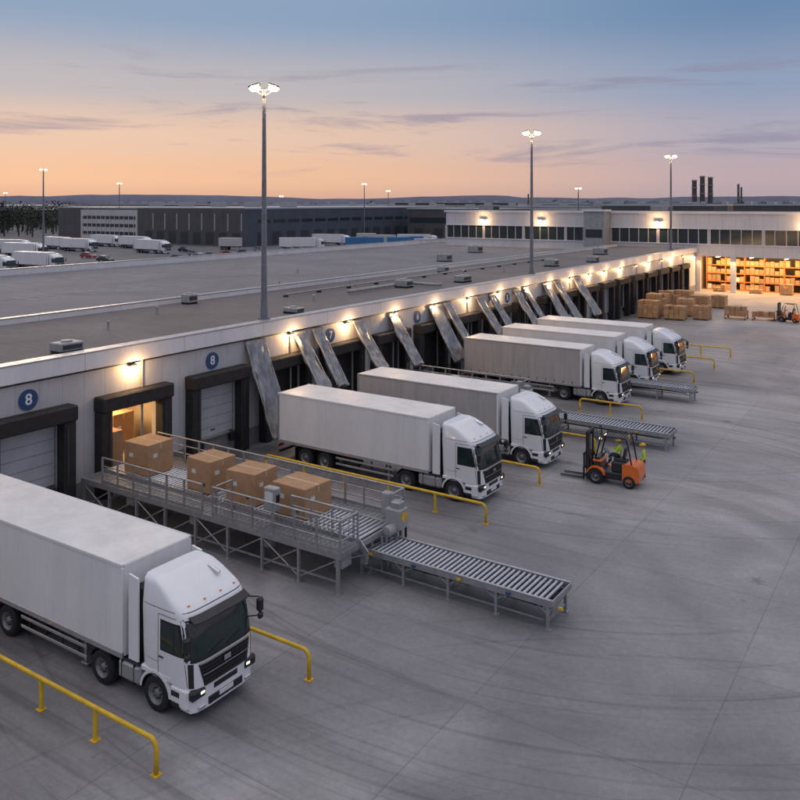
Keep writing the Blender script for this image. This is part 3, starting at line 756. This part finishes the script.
# ------------------------------------------------------------------ people
def person(name,loc,rz,seated=False,vest='hiviz',helmet='orange',scale=1.0):
    e=empty(name,loc); e.rotation_euler[2]=rz; e.scale=(scale,)*3
    if not seated:
        J={'pel':(0,0,.96,.125),'sp':(0.01,0,1.14,.125),'ch':(0,0,1.32,.145),'nk':(0,0,1.48,.06),'hd':(.02,0,1.56,.05)}
        for s,n in((1,'l'),(-1,'r')):
            J.update({'sh'+n:(0,s*.17,1.42,.062),'el'+n:(-.03,s*.25,1.14,.045),'wr'+n:(.10,s*.27,.91,.03),
              'hp'+n:(0,s*.09,.90,.095),'kn'+n:(.03+s*.03,s*.11,.50,.062),'an'+n:(-.03+s*.05,s*.12,.10,.045),'to'+n:(.14+s*.05,s*.14,.045,.04)})
    else:
        J={'pel':(0,0,.10,.13),'sp':(-.02,0,.28,.13),'ch':(0,0,.46,.145),'nk':(.02,0,.62,.06),'hd':(.05,0,.70,.05)}
        for s,n in((1,'l'),(-1,'r')):
            J.update({'sh'+n:(0,s*.17,.56,.062),'el'+n:(.14,s*.24,.32,.045),'wr'+n:(.36,s*.16,.42,.03),
              'hp'+n:(.05,s*.09,.08,.095),'kn'+n:(.46,s*.14,.10,.065),'an'+n:(.48,s*.14,-.30,.045),'to'+n:(.62,s*.15,-.35,.04)})
    E=[('pel','sp'),('sp','ch'),('ch','nk'),('nk','hd')]
    for n in'lr': E+=[('ch','sh'+n),('sh'+n,'el'+n),('el'+n,'wr'+n),('pel','hp'+n),('hp'+n,'kn'+n),('kn'+n,'an'+n),('an'+n,'to'+n)]
    K=list(J); me=bpy.data.meshes.new('b'); me.from_pydata([J[k][:3] for k in K],[(K.index(a),K.index(b)) for a,b in E],[])
    o=bpy.data.objects.new('tmp',me); COL.objects.link(o)
    o.modifiers.new('s','SKIN'); su=o.modifiers.new('u','SUBSURF'); su.levels=2; su.render_levels=2
    for i,k in enumerate(K):
        sv=me.skin_vertices[0].data[i]; sv.radius=(J[k][3],)*2; sv.use_root=(k=='pel')
    dg=bpy.context.evaluated_depsgraph_get(); dg.update()
    bm_=bpy.data.meshes.new_from_object(o.evaluated_get(dg)); bpy.data.objects.remove(o)
    bm_.materials.clear()
    for m in(vest,'reflect','navy','boot','skin'): bm_.materials.append(M[m])
    segs=[(Vector(J[a][:3]),Vector(J[b][:3]),b) for a,b in E]
    for p in bm_.polygons:
        c=p.center; best=None;bd=9
        for a,b,k in segs:
            d=b-a; t=max(0,min(1,(c-a).dot(d)/d.length_squared)); q=(c-(a+d*t)).length
            if q<bd: bd=q;best=(k,t)
        k,t=best; kk=k[:2]
        if k in('hd','nk') and (k=='hd' or t>.7): mi=4
        elif kk in('sp','ch','nk','sh','el'): mi=1 if (k in('sp','ch') and (t>.75 or .05<t<.2)) else 0
        elif kk=='wr': mi=0
        elif kk=='to' : mi=3
        elif kk=='an': mi=3 if t>.8 else (1 if .35<t<.5 else 2)
        else: mi=2
        p.material_index=mi; p.use_smooth=True
    place(bm_,'body',parent=e)
    mb=MB(); h=Vector(J['hd'][:3])+Vector((.0,0,.08))
    def hd(u,v):
        a=2*math.pi*u;b=math.pi*(v-.5); x=math.cos(b)*math.cos(a);y=math.cos(b)*math.sin(a);z=math.sin(b)
        k=1-.22*max(0,-z); return h+Vector((x*.098*k,y*.078*k,z*.122))
    mb.grid(hd,16,12,'skin')
    mb.prism([(h.x+.09,h.z+.01),(h.x+.122,h.z-.03),(h.x+.09,h.z-.035)],-.013,.013,'skin')
    for s in(-1,1):
        mb.box((h.x+.088,s*.032,h.z+.012),(.014,.022,.010),'hair',.003); mb.box((h.x-.0,s*.08,h.z-.01),(.035,.015,.055),'skin',.006)
    mb.box((h.x+.09,0,h.z-.06),(.012,.045,.008),'carred')
    mb.grid(lambda u,v:(h+Vector((-.012,0,-.0))+Vector((math.cos(v*1.3-.3)*math.cos(2*math.pi*u)*.10,math.cos(v*1.3-.3)*math.sin(2*math.pi*u)*.084,math.sin(v*1.3-.3)*.12)) if math.cos(2*math.pi*u)<.3 else h+Vector((0,0,.05))),16,4,'hair')
    mb.grid(lambda u,v:h+Vector((0,0,.03))+Vector((math.cos(v*1.5)*math.cos(2*math.pi*u)*.128,math.cos(v*1.5)*math.sin(2*math.pi*u)*.11,math.sin(v*1.57)*.125)),18,6,helmet)
    mb.box((h.x+.13,0,h.z+.035),(.09,.15,.012),helmet,.005)
    for s,n in((1,'l'),(-1,'r')):
        w=Vector(J['wr'+n][:3]); d=(w-Vector(J['el'+n][:3])).normalized(); y=Vector((0,1,0)); sd=(y-d*y.dot(d)).normalized(); nn=d.cross(sd)
        q=Matrix((d,sd,nn)).transposed()
        mb.box(tuple(w+d*.045),(.10,.075,.028),'skin',.012,q)
        for k,Ln in enumerate((.062,.075,.07,.055)):
            b0=w+d*.09+sd*(-.028+.019*k); m0=b0+d*Ln*.5-nn*.008*s; t0=m0+d*Ln*.4-nn*.025*s
            mb.cyl(b0,m0,.010,'skin',.009,seg=6); mb.cyl(m0,t0,.009,'skin',.006,seg=6)
        b0=w+d*.03-sd*.036; m0=b0+d*.035-sd*.025; mb.cyl(b0,m0,.012,'skin',.010,seg=6); mb.cyl(m0,m0+d*.03-nn*.01*s,.010,'skin',.007,seg=6)
    place(mb.mesh('head_and_hands'),'head_and_hands',parent=e)
    return e
# ------------------------------------------------------------------ forklift
def forklift_mesh():
    mb=MB()
    for s in(-1,1):
        wheel(mb,.62,s*.48,.34,.34,.24,s); wheel(mb,-.85,s*.45,.28,.28,.2,s)
    mb.box((-.05,0,.42),(1.7,.86,.34),'black',.05)
    mb.prism([(-.55,.28),(-.55,1.0),(-.95,1.05),(-1.25,.95),(-1.32,.6),(-1.25,.3)],-.52,.52,'orange')
    mb.box((-.92,0,.98),(.6,.9,.16),'orange',.06)
    mb.box((-.4,0,.82),(.75,.8,.5),'black',.07); mb.box((-.4,0,1.09),(.5,.5,.08),'black',.03)
    mb.box((-.3,0,1.14),(.46,.46,.10),'black',.04); mb.box((-.56,0,1.42),(.10,.44,.5),'black',.04,Matrix.Rotation(R(-10),3,'Y'))
    mb.prism([(.35,.5),(.75,.5),(.72,1.15),(.5,1.15)],-.42,.42,'black')
    mb.box((.58,0,1.0),(.42,.9,.1),'orange',.03)
    for s in(-1,1): mb.arch(.62,.34,.38,.44,s*.36,s*.6,15,165,'orange')
    mb.cyl((.5,0,1.1),(.3,0,1.35),.025,'black'); mb.T=Matrix.Translation((.28,0,1.37))@Matrix.Rotation(R(-35),4,'Y')
    mb.lathe([(.15,-.015),(.17,0),(.15,.015),(.135,0),(.15,-.015)],(0,0,0),'black',20,'z'); mb.cyl((-.15,0,0),(.15,0,0),.012,'black',seg=6)
    mb.T=Matrix.Identity(4)
    for s in(-1,1):
        mb.sweep([(.66,s*.44,1.1),(.42,s*.43,2.05),(.34,s*.43,2.13)],.035,'black'); mb.sweep([(-.95,s*.43,1.0),(-.75,s*.43,2.05),(-.68,s*.43,2.13)],.035,'black')
        mb.bx(-.72,.38,s*.40,s*.46,2.11,2.17,'black')
    for k in range(9): x=-.68+.128*k; mb.bx(x,x+.04,-.41,.41,2.12,2.16,'black')
    for s in(-1,1):
        mb.bx(.98,1.1,s*.28,s*.36,.08,2.2,'chassis'); mb.bx(1.08,1.16,s*.21,s*.27,.1,2.15,'black')
        mb.cyl((1.04,s*.14,.2),(1.04,s*.14,2.0),.03,'chrome')
        mb.cyl((.75,s*.36,.55),(1.0,s*.32,1.2),.035,'black')
        mb.box((1.25,s*.26,.32),(.05,.12,.56),'chassis'); mb.prism([(1.25,.06),(1.25,.12),(2.35,.085),(2.35,.06)],s*.20,s*.32,'chassis')
        mb.bx(1.17,1.21,s*.44,s*.48,.2,1.25,'black')
        mb.box((.45,s*.38,2.0),(.1,.1,.1),'headlight',.02)
    for z in(.25,1.1,2.12): mb.bx(1.0,1.12,-.27,.27,z,z+.1,'chassis')
    for z in(.2,.55,1.2): mb.bx(1.17,1.22,-.5,.5,z,z+.06,'black')
    for k in range(5): y=-.3+.15*k; mb.bx(1.18,1.21,y-.015,y+.015,.6,1.2,'black')
    mb.cyl((-.8,.3,2.17),(-.8,.3,2.3),.05,'amber')
    return mb.mesh('forklift')
FL=forklift_mesh()
e=empty('forklift',(19.7,40.5,0)); e.rotation_euler[2]=R(183); e.scale=(1.12,)*3
place(FL,'forklift_body',parent=e)
person('forklift_driver',(19.7+.3*1.12,40.5,1.19*1.12-.02),R(183),True,'hiviz','yellow')
person('yard_worker',(20.85,41.75,0.004),R(200),False,'hiviz','yellow',1.04)

# ------------------------------------------------------------------ pallets
def pallet_stack(x,y,nx,ny,nz,rz=0,name='pallet_of_boxes',h=.5,w=.6,fr=None):
    mb=MB()
    X=nx*w;Y=ny*w; zb=.15
    if fr:
        zb=.55; mb.bx(-X/2,X/2,-Y/2,Y/2,.42,.55,fr)
        for a in(-1,1):
            for b in(-1,1): mb.bx(a*X/2-.05*a-.05,a*X/2-.05*a+.05,b*Y/2-.05*b-.05,b*Y/2-.05*b+.05,.1,.42,fr); mb.cyl((a*(X/2-.1),b*(Y/2-.08)-.03,.1),(a*(X/2-.1),b*(Y/2-.08)+.03,.1),.1,'black')
    else:
        for k in range(5): yy=-Y/2+.06+(Y-.12)*k/4; mb.bx(-X/2,X/2,yy-.06,yy+.06,.12,.145,'wood')
        for xx in(-X/2+.06,0,X/2-.06): mb.bx(xx-.05,xx+.05,-Y/2,Y/2,.02,.12,'wood')
    for i in range(nx):
        for j in range(ny):
            for k in range(nz):
                if k==nz-1 and random.random()<.2: continue
                q=random.uniform(.92,.98)
                mb.box((-X/2+w*(i+.5)+random.uniform(-.015,.015),-Y/2+w*(j+.5)+random.uniform(-.015,.015),zb+h*(k+.5)),(w*q,w*q,h*.97),random.choice(['card','card2','card']),.01)
                mb.box((-X/2+w*(i+.5),-Y/2+w*(j+.5),zb+h*(k+1)-.004),(w*.9,.06,.008),'tape')
    place(mb.mesh(name),name,(x,y,.006),rz)
for (x,y,nx,ny,nz) in [(3.2,101,4,3,4),(6.2,101.5,4,3,3),(3.2,104.5,4,4,5),(6.4,105.5,3,3,4),(8.9,103.2,3,3,3),(3.4,109,4,3,5),(7,110,4,3,4),(3.6,115,4,3,4),(8,116,3,3,3)]:
    pallet_stack(x,y,nx,ny,nz,R(random.uniform(-3,3)))
pallet_stack(12.2,106,4,3,2,0,'stillage_of_boxes',fr='rack'); pallet_stack(15.2,106.4,4,2,1,0,'stillage_of_boxes',fr='rack')
e=empty('forklift',(17.9,106.5,0)); e.rotation_euler[2]=R(170); place(FL,'forklift_body',parent=e)

# ------------------------------------------------------------------ white building at far end
wb=empty('office_warehouse_building'); mb=MB()
Y0=136.;X0,X1=-46.,70.; H=12.3
mb.bx(X0,0,Y0,Y0+.4,0,7.5,'wallx'); 
mb.bx(0,X1,Y0,Y0+.4,5.6,7.5,'wallx')
mb.bx(X0,X1,Y0,Y0+.4,9.9,H,'wallx'); mb.bx(X0,X1,Y0+.1,Y0+.3,7.5,9.9,'win')
mb.bx(X0,X1,Y0-.15,Y0,9.85,10.0,'fascia'); mb.bx(X0,X1,Y0-.15,Y0,7.4,7.55,'fascia')
x=X0
while x<X1: mb.bx(x-.06,x+.06,Y0+.003,Y0+.12,7.55,9.85,'bwhite'); x+=1.6
x=X0
while x<X1: mb.bx(x-.25,x+.25,Y0-.02,Y0+.13,7.55,9.85,'bwhite'); x+=8
mb.bx(X0-.3,X1,Y0-.3,Y0+.4,H,H+.35,'fascia')
mb.bx(X0-.3,X1,Y0+.4,Y0+48,H-.6,H,'roof')
mb.bx(X0-.3,X0,Y0+.4,Y0+48,0,H-.6,'wallx')
for x in(0.3,5.6,28,50): mb.bx(x-.4,x+.4,Y0-.05,Y0+.4,0,5.59,'wallx')
mb.bx(-17.5,-14,Y0-3,Y0-.32,0,12.6,'hvac'); mb.bx(-17.2,-14.3,Y0-3.03,Y0-3,8.2,9.6,'win'); mb.bx(-17.8,-13.7,Y0-3.3,Y0-.31,12.6,12.9,'fascia')
place(mb.mesh('facade'),'facade',parent=wb)
mb=MB()
mb.bx(0,X1,Y0+16,Y0+16.3,0,5.7,'warmwall'); mb.bx(0,X1,Y0+.4,Y0+16,.006,.03,'floorin'); mb.bx(0,X1,Y0+.4,Y0+16,5.6,5.8,'warmwall'); mb.bx(-.3,0,Y0+.4,Y0+16,0,5.7,'warmwall')
for x in range(3,70,5):
    mb.bx(x-.15,x+.15,Y0+.8,Y0+3.0,5.42,5.5,'strip')
place(mb.mesh('interior'),'interior',parent=wb)
for x in (10,30,52):
    light('hall_light','AREA',(x,Y0+1.4,5.35),2100,(1,.58,.25),wb,20,1.6,direction=(0,.3,-1))
    light('added_spill_light','AREA',(x,Y0-.5,5.3),1500,(1,.60,.28),wb,20,.5,direction=(0,-.9,-1))  # added area light without a fitting, throws warm spill onto the yard
mb=MB()
for b_ in range(24):
    x=.8+2.9*b_; y=Y0+3.6
    for q in(0,1.1): mb.bx(x-.06,x+.06,y+q-.05,y+q+.05,.03,5.4,'rack')
    for lvz in(0.05,1.35,2.65,3.95):
        mb.bx(x+.06,x+2.84,y-.04,y+.04,lvz,lvz+.12,'rack'); mb.bx(x+.06,x+2.84,y+1.06,y+1.14,lvz,lvz+.12,'rack')
        mb.bx(x+.06,x+2.84,y+.05,y+1.05,lvz+.08,lvz+.11,'wood')
        for k in range(4):
            if random.random()<.10: continue
            hh=random.uniform(.5,1.12); mb.box((x+.42+.69*k,y+.55,lvz+.13+hh/2),(.62,.9,hh),random.choice(['card','card2','card','card','label' if random.random()<.15 else 'wood']),.01)
place(mb.mesh('storage_racks'),'storage_racks',parent=wb)
for k in range(9): pallet_stack(4+4.6*k+random.uniform(-1,1),Y0+1.3,3,2,random.choice([1,2,3]),0)
for x in (-38,-26.5,-6,16,38):
    e=place(WL,'wall_lamp',(x,Y0-.17,11.0),R(-90),scale=(1.8,1.8,1.8)); light('bulb','POINT',(.4,0,-.1),300,(1,.62,.3),e,.1)
for (x,y,a,b,c) in [(-40,142,3,3,1.2),(-8,145,3,3,1.1),(22,144,4,4,1.0),(36,150,4,3,1.0)]:
    hvac((x,y,H),a,b,c)

# ------------------------------------------------------------------ dark warehouses on the left
db=empty('dark_warehouse_building'); mb=MB()
mb.bx(-250,-153,192,317,0,12.0,'bdark2'); mb.bx(-250.2,-152.8,191.8,317.2,12.0,12.5,'trim')
mb.bx(-250,-236,191.5,192,0,12.2,'bdark'); mb.bx(-204,-153,191.5,192,0,12.2,'bdark')
mb.bx(-236,-204,191.3,192,0,11.6,'bwhite')
for z in(2.6,5.4,8.2): mb.bx(-235,-205,191.22,191.3,z,z+1.1,'win')
for k in range(12): x=-234.5+2.6*k; mb.bx(x-.15,x+.15,191.16,191.3,2,10,'bwhite')
for k in range(8): x=-200+6*k; mb.bx(x,x+3.4,191.42,191.5,0.6,4.4,'hvacdark'); mb.bx(x+3.8,x+4.4,191.44,191.5,5,10.5,'hvac')
for k in range(16): y=198+7.2*k; mb.bx(-153,-152.9,y,y+4,.5,4.6,'hvacdark'); mb.bx(-152.98,-152.9,y+.3,y+6,7.6,8.6,'win')
for k in range(5): mb.box((-240+18*k,230,13.4),(5,4,1.8),'hvac',.1)
place(mb.mesh('cladding'),'cladding',parent=db)
def factory(x,y,wx,wy,h,m='bwhite',rz=0):
    mb=MB(); mb.bx(-wx/2,wx/2,-wy/2,wy/2,0,h,m); mb.bx(-wx/2-.3,wx/2+.3,-wy/2-.3,wy/2+.3,h,h+.5,'trim')
    mb.bx(-wx/2+1,wx/2-1,-wy/2-.12,-wy/2,h*.55,h*.72,'win'); mb.bx(wx/2,wx/2+.12,-wy/2+1,wy/2-1,h*.55,h*.72,'win')
    for k in range(int(wx/9)): mb.bx(-wx/2+3+9*k,-wx/2+7+9*k,-wy/2-.14,-wy/2,0,4.2,'hvacdark')
    for k in range(int(wx/14)): mb.box((-wx/2+6+14*k,0,h+1.2),(3,3,1.6),'hvac',.1)
    place(mb.mesh('factory_building'),'factory_building',(x,y,0),rz)
def atpx(px,d): l=(px-400)/829*d; return 33.8-.553*d+.833*l,.833*d+.553*l
for px,d,wx,wy,h,m in [(470,330,40,30,11.5,'bdark'),(530,420,60,40,12,'bwhite'),(600,520,70,40,13,'hvac'),(660,430,60,30,12.5,'bdark'),(720,560,90,40,13,'bwhite'),(780,480,70,40,12.5,'bdark'),(830,600,90,40,13,'hvac'),(560,700,60,40,14.5,'bwhite'),(20,620,90,50,12,'bwhite'),(400,480,80,40,12,'bwhite'),(330,520,70,40,12.5,'hvac'),(230,560,90,40,12.5,'bdark'),(150,600,80,40,13,'hvac'),(455,800,120,50,14,'bdark'),(620,900,120,50,15,'hvac'),(760,900,140,50,14,'bdark'),(80,480,50,30,10,'hvac')]:
    x,y=atpx(px,d); factory(x,y,wx,wy,h,m,R(random.choice([0,0,33])))
def chimney(px,d,top,r):
    x,y=atpx(px,d); H=14+(203-top)*d/829; mb=MB()
    mb.cyl((0,0,0),(0,0,H),r*1.15,'bdark',r,seg=16)
    for z in(.6,.8,.97): mb.cyl((0,0,H*z),(0,0,H*z+.6),r*1.3,'hvac',seg=16)
    place(mb.mesh('chimney'),'chimney_stack',(x,y,0))
for px,top in((694,180),(702,176),(710,177),): chimney(px,650,top,1.8)
chimney(738,700,184,.9); chimney(741,700,187,.7); chimney(528,650,194,.6)

# parked vehicles in the yard beyond
TF=truck_mesh('truck_far',13.6,[-1.42,-4.1,-10.2,-11.5],lights=False)
for px,py,rz in [(60,271,R(5)),(12,275,R(10)),(72,250,R(-2)),(168,254,R(-2)),(150,249,0),(120,247,0),(95,252,R(4)),(30,253,R(20)),(45,258,R(12)),(350,246,R(10)),(438,246,R(20)),(325,250,R(40))]:
    x,y=px2w(px,py); place(TF,'semi_truck',(x,y,0),rz)
def box_trailer(x,y,rz,m):
    mb=MB(); mb.box((0,0,2.4),(6.5,2.5,2.5),m,.04); mb.bx(-3.1,3.1,-.5,.5,.9,1.14,'chassis')
    for a in(-2.2,-1):
        for s in(-1,1): wheel(mb,a,s*1.05,.5,.5,.3,s)
    for s in(-1,1): mb.bx(2.5,2.65,s*.8-.08,s*.8+.08,.05,1.1,'trim')
    for k in range(9): 
        for s in(-1,1): mb.bx(-3.1+.75*k,-3.0+.75*k,s*1.25,s*1.28,1.3,3.5,m)
    place(mb.mesh('container_trailer'),'container_trailer',(x,y,0),rz)
for px,py,rz,m in [(356,249,.9,'bluep'),(372,249,.3,'bluep'),(398,249,.3,'bluep'),(412,248,.9,'bluep'),(366,244,.5,'bwhite'),(385,246,.1,'bwhite'),(230,250,.3,'bwhite'),(425,251,.5,'bwhite')]:
    x,y=px2w(px,py); box_trailer(x,y,rz,M[m])
def car_mesh(m):
    mb=MB()
    mb.prism([(-2.2,.35),(-2.22,.75),(-2.05,.92),(-1.2,.98),(1.0,.95),(1.9,.82),(2.18,.62),(2.18,.35)],-.86,.86,m)
    vs=[(-1.85,-.8,.97),(1.05,-.8,.95),(.35,-.62,1.44),(-1.3,-.62,1.44),(-1.85,.8,.97),(1.05,.8,.95),(.35,.62,1.44),(-1.3,.62,1.44)]
    mb.add(vs,[(0,1,2,3),(4,5,6,7),(1,5,6,2),(0,4,7,3)],'glass'); mb.box((-.48,0,1.46),(1.7,1.26,.05),m,.02)
    for x in(-1.35,1.35):
        for s in(-1,1): wheel(mb,x,s*.78,.33,.33,.2,s)
    for s in(-1,1):
        mb.box((2.15,s*.62,.66),(.1,.3,.12),'chrome',.03); mb.box((-2.2,s*.65,.75),(.06,.28,.14),'redlight',.02); mb.box((-.45,s*.72,1.2),(.08,.06,.5),m); mb.box((.75,s*.93,1.0),(.1,.16,.12),m,.03)
    return mb.mesh('car')
CM=[car_mesh(x) for x in('carred','cargrey','cardark')]
for px,py,k in [(88,258,0),(300,252,0),(185,252,2),(195,256,1),(212,258,1),(308,256,1),(318,254,2),(260,252,1),(270,256,2),(178,261,2),(225,256,0),(330,258,1),(105,262,2),(245,255,2),(283,257,1),(290,252,1),(345,256,2),(400,256,1)]:
    x,y=px2w(px,py); place(CM[k],'parked_car',(x,y,.006),R(random.choice([0,90,5,92])))
for px,py in [(352,260),(360,261),(369,260),(377,259)]:
    x,y=px2w(px,py); pallet_stack(x,y,4,3,3,0,h=.75,w=.8)

# ------------------------------------------------------------------ distant trees & hills
mb=MB()
def tree(x,y,h):
    mb.cyl((x,y,0),(x,y,h*.5),.35,'trunk',.15,seg=5,caps=False)
    for c in range(random.randint(5,7)):
        cx=x+random.gauss(0,h*.18);cy=y+random.gauss(0,h*.18);cz=h*random.uniform(.3,.85);r=h*random.uniform(.15,.26)
        for k in range(34):
            d=Vector((random.gauss(0,1),random.gauss(0,1),random.gauss(0,1))).normalized()*r*random.uniform(.6,1.1)
            p=Vector((cx,cy,cz))+d; s=h*.06
            vs=[p+Vector((random.uniform(-s,s),random.uniform(-s,s),random.uniform(-s,s))) for _ in range(3)]
            mb.add(vs,[(0,1,2)],'foliage')
for k in range(140):
    px=random.uniform(-60,62) if k<70 else random.uniform(60,520)
    d=random.uniform(340,480) if k<70 else random.uniform(700,900)
    x,y=atpx(px,d); tree(x,y,random.uniform(10,15) if k<70 else random.uniform(10,16))
for k in range(40):
    x,y=atpx(random.uniform(520,900),random.uniform(650,950)); tree(x,y,random.uniform(12,17))
place(mb.mesh('distant_tree_line',False),'distant_tree_line')
mb=MB(); n=160; vs=[]
for i in range(n+1):
    px=-700+2300*i/n; d=3600
    x,y=atpx(px,d)
    hh=22+46*max(0,noise.noise(Vector((px*.0045,3.1,0)))+.45)*(1.0 if px<520 else .5)+7*noise.noise(Vector((px*.03,1.1,0)))
    vs+=[(x,y,-5),(x,y,14+hh*.75),(x*1.15,y*1.15,10)]
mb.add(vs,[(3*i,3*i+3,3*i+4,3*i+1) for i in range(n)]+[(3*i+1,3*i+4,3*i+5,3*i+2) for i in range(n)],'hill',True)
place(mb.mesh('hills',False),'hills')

# ------------------------------------------------------------------ world / sky
w=bpy.data.worlds.new('World'); scene.world=w; w.use_nodes=True; nt=w.node_tree; nt.nodes.clear(); g=G(nt)
def s2l(c): return tuple(((q/255)/12.92 if q/255<=.04045 else ((q/255+.055)/1.055)**2.4) for q in c)
gx,gy=-.85,.527
V=g.n('ShaderNodeTexCoord').outputs['Generated']
vn=g.n('ShaderNodeVectorMath',operation='NORMALIZE'); nt.links.new(V,vn.inputs[0]); s=g.sep(vn.outputs[0])
z=s[2]
hl=g.m('SQRT',g.m('ADD',g.m('MULTIPLY',s[0],s[0]),g.m('MULTIPLY',s[1],s[1])))
az=g.m('DIVIDE',g.m('ADD',g.m('MULTIPLY',s[0],gx),g.m('MULTIPLY',s[1],gy)),g.m('MAXIMUM',hl,.001))
def ramp(st):
    x=g.n('ShaderNodeValToRGB'); cr=x.color_ramp; cr.interpolation='EASE'
    while len(cr.elements)<len(st): cr.elements.new(.5)
    for e_,(p,c) in zip(cr.elements,st): e_.position=p; e_.color=tuple(c)+(1,)
    nt.links.new(z,x.inputs[0]); return x.outputs[0]
top=(.98,.95,1.02)  # overhead sky, out of view, made brighter to light the scene
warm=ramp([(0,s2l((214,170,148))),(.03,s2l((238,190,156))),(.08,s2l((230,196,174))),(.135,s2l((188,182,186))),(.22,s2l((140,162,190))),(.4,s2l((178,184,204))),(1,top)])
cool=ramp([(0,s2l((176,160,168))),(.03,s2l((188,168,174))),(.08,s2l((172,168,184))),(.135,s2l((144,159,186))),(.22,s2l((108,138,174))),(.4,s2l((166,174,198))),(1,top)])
f=g.remap(az,.66,.99,0,1,True)
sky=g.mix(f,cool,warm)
cv=g.comb(s[0],s[1],g.m('MULTIPLY',z,11.0))
cn=g.noise(cv,3.4,6,.62,.5)
cl=g.m('MULTIPLY',g.remap(cn,.51,.66,0,1,True),g.m('MULTIPLY',g.remap(z,.02,.06,0,1,True),g.remap(z,.13,.20,1,0,True)))
sky=g.mix(g.m('MULTIPLY',cl,.6),sky,s2l((142,138,160)))
ns=g.n('ShaderNodeTexSky'); ns.sky_type='NISHITA'; ns.sun_disc=False; ns.sun_elevation=R(6); ns.sun_rotation=math.atan2(gx,gy)
nsc=g.mix(1.0,ns.outputs[0],(.0012,.0012,.0014),'MULTIPLY')
sky=g.mix(1.0,sky,nsc,'ADD')
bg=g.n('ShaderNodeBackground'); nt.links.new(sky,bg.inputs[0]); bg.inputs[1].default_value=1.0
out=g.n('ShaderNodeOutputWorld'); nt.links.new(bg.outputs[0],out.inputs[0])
el=R(9); sun=bpy.data.lights.new('sun','SUN'); sun.energy=.35; sun.angle=R(12); sun.color=(1,.72,.5)
so=bpy.data.objects.new('sun',sun); COL.objects.link(so)
so.rotation_euler=Vector((-gx*math.cos(el),-gy*math.cos(el),-math.sin(el))).to_track_quat('-Z','Y').to_euler()

# ------------------------------------------------------------------ camera
cam=bpy.data.cameras.new('camera'); co=bpy.data.objects.new('camera',cam); COL.objects.link(co)
co.location=(33.8,0,14); co.rotation_euler=(R(90),0,R(33.6))
cam.sensor_width=36; cam.lens=36*829/800; cam.shift_y=-197/800; cam.clip_end=12000; cam.clip_start=.1
scene.camera=co
scene.view_settings.view_transform='Standard'; scene.view_settings.look='None'; scene.view_settings.exposure=0
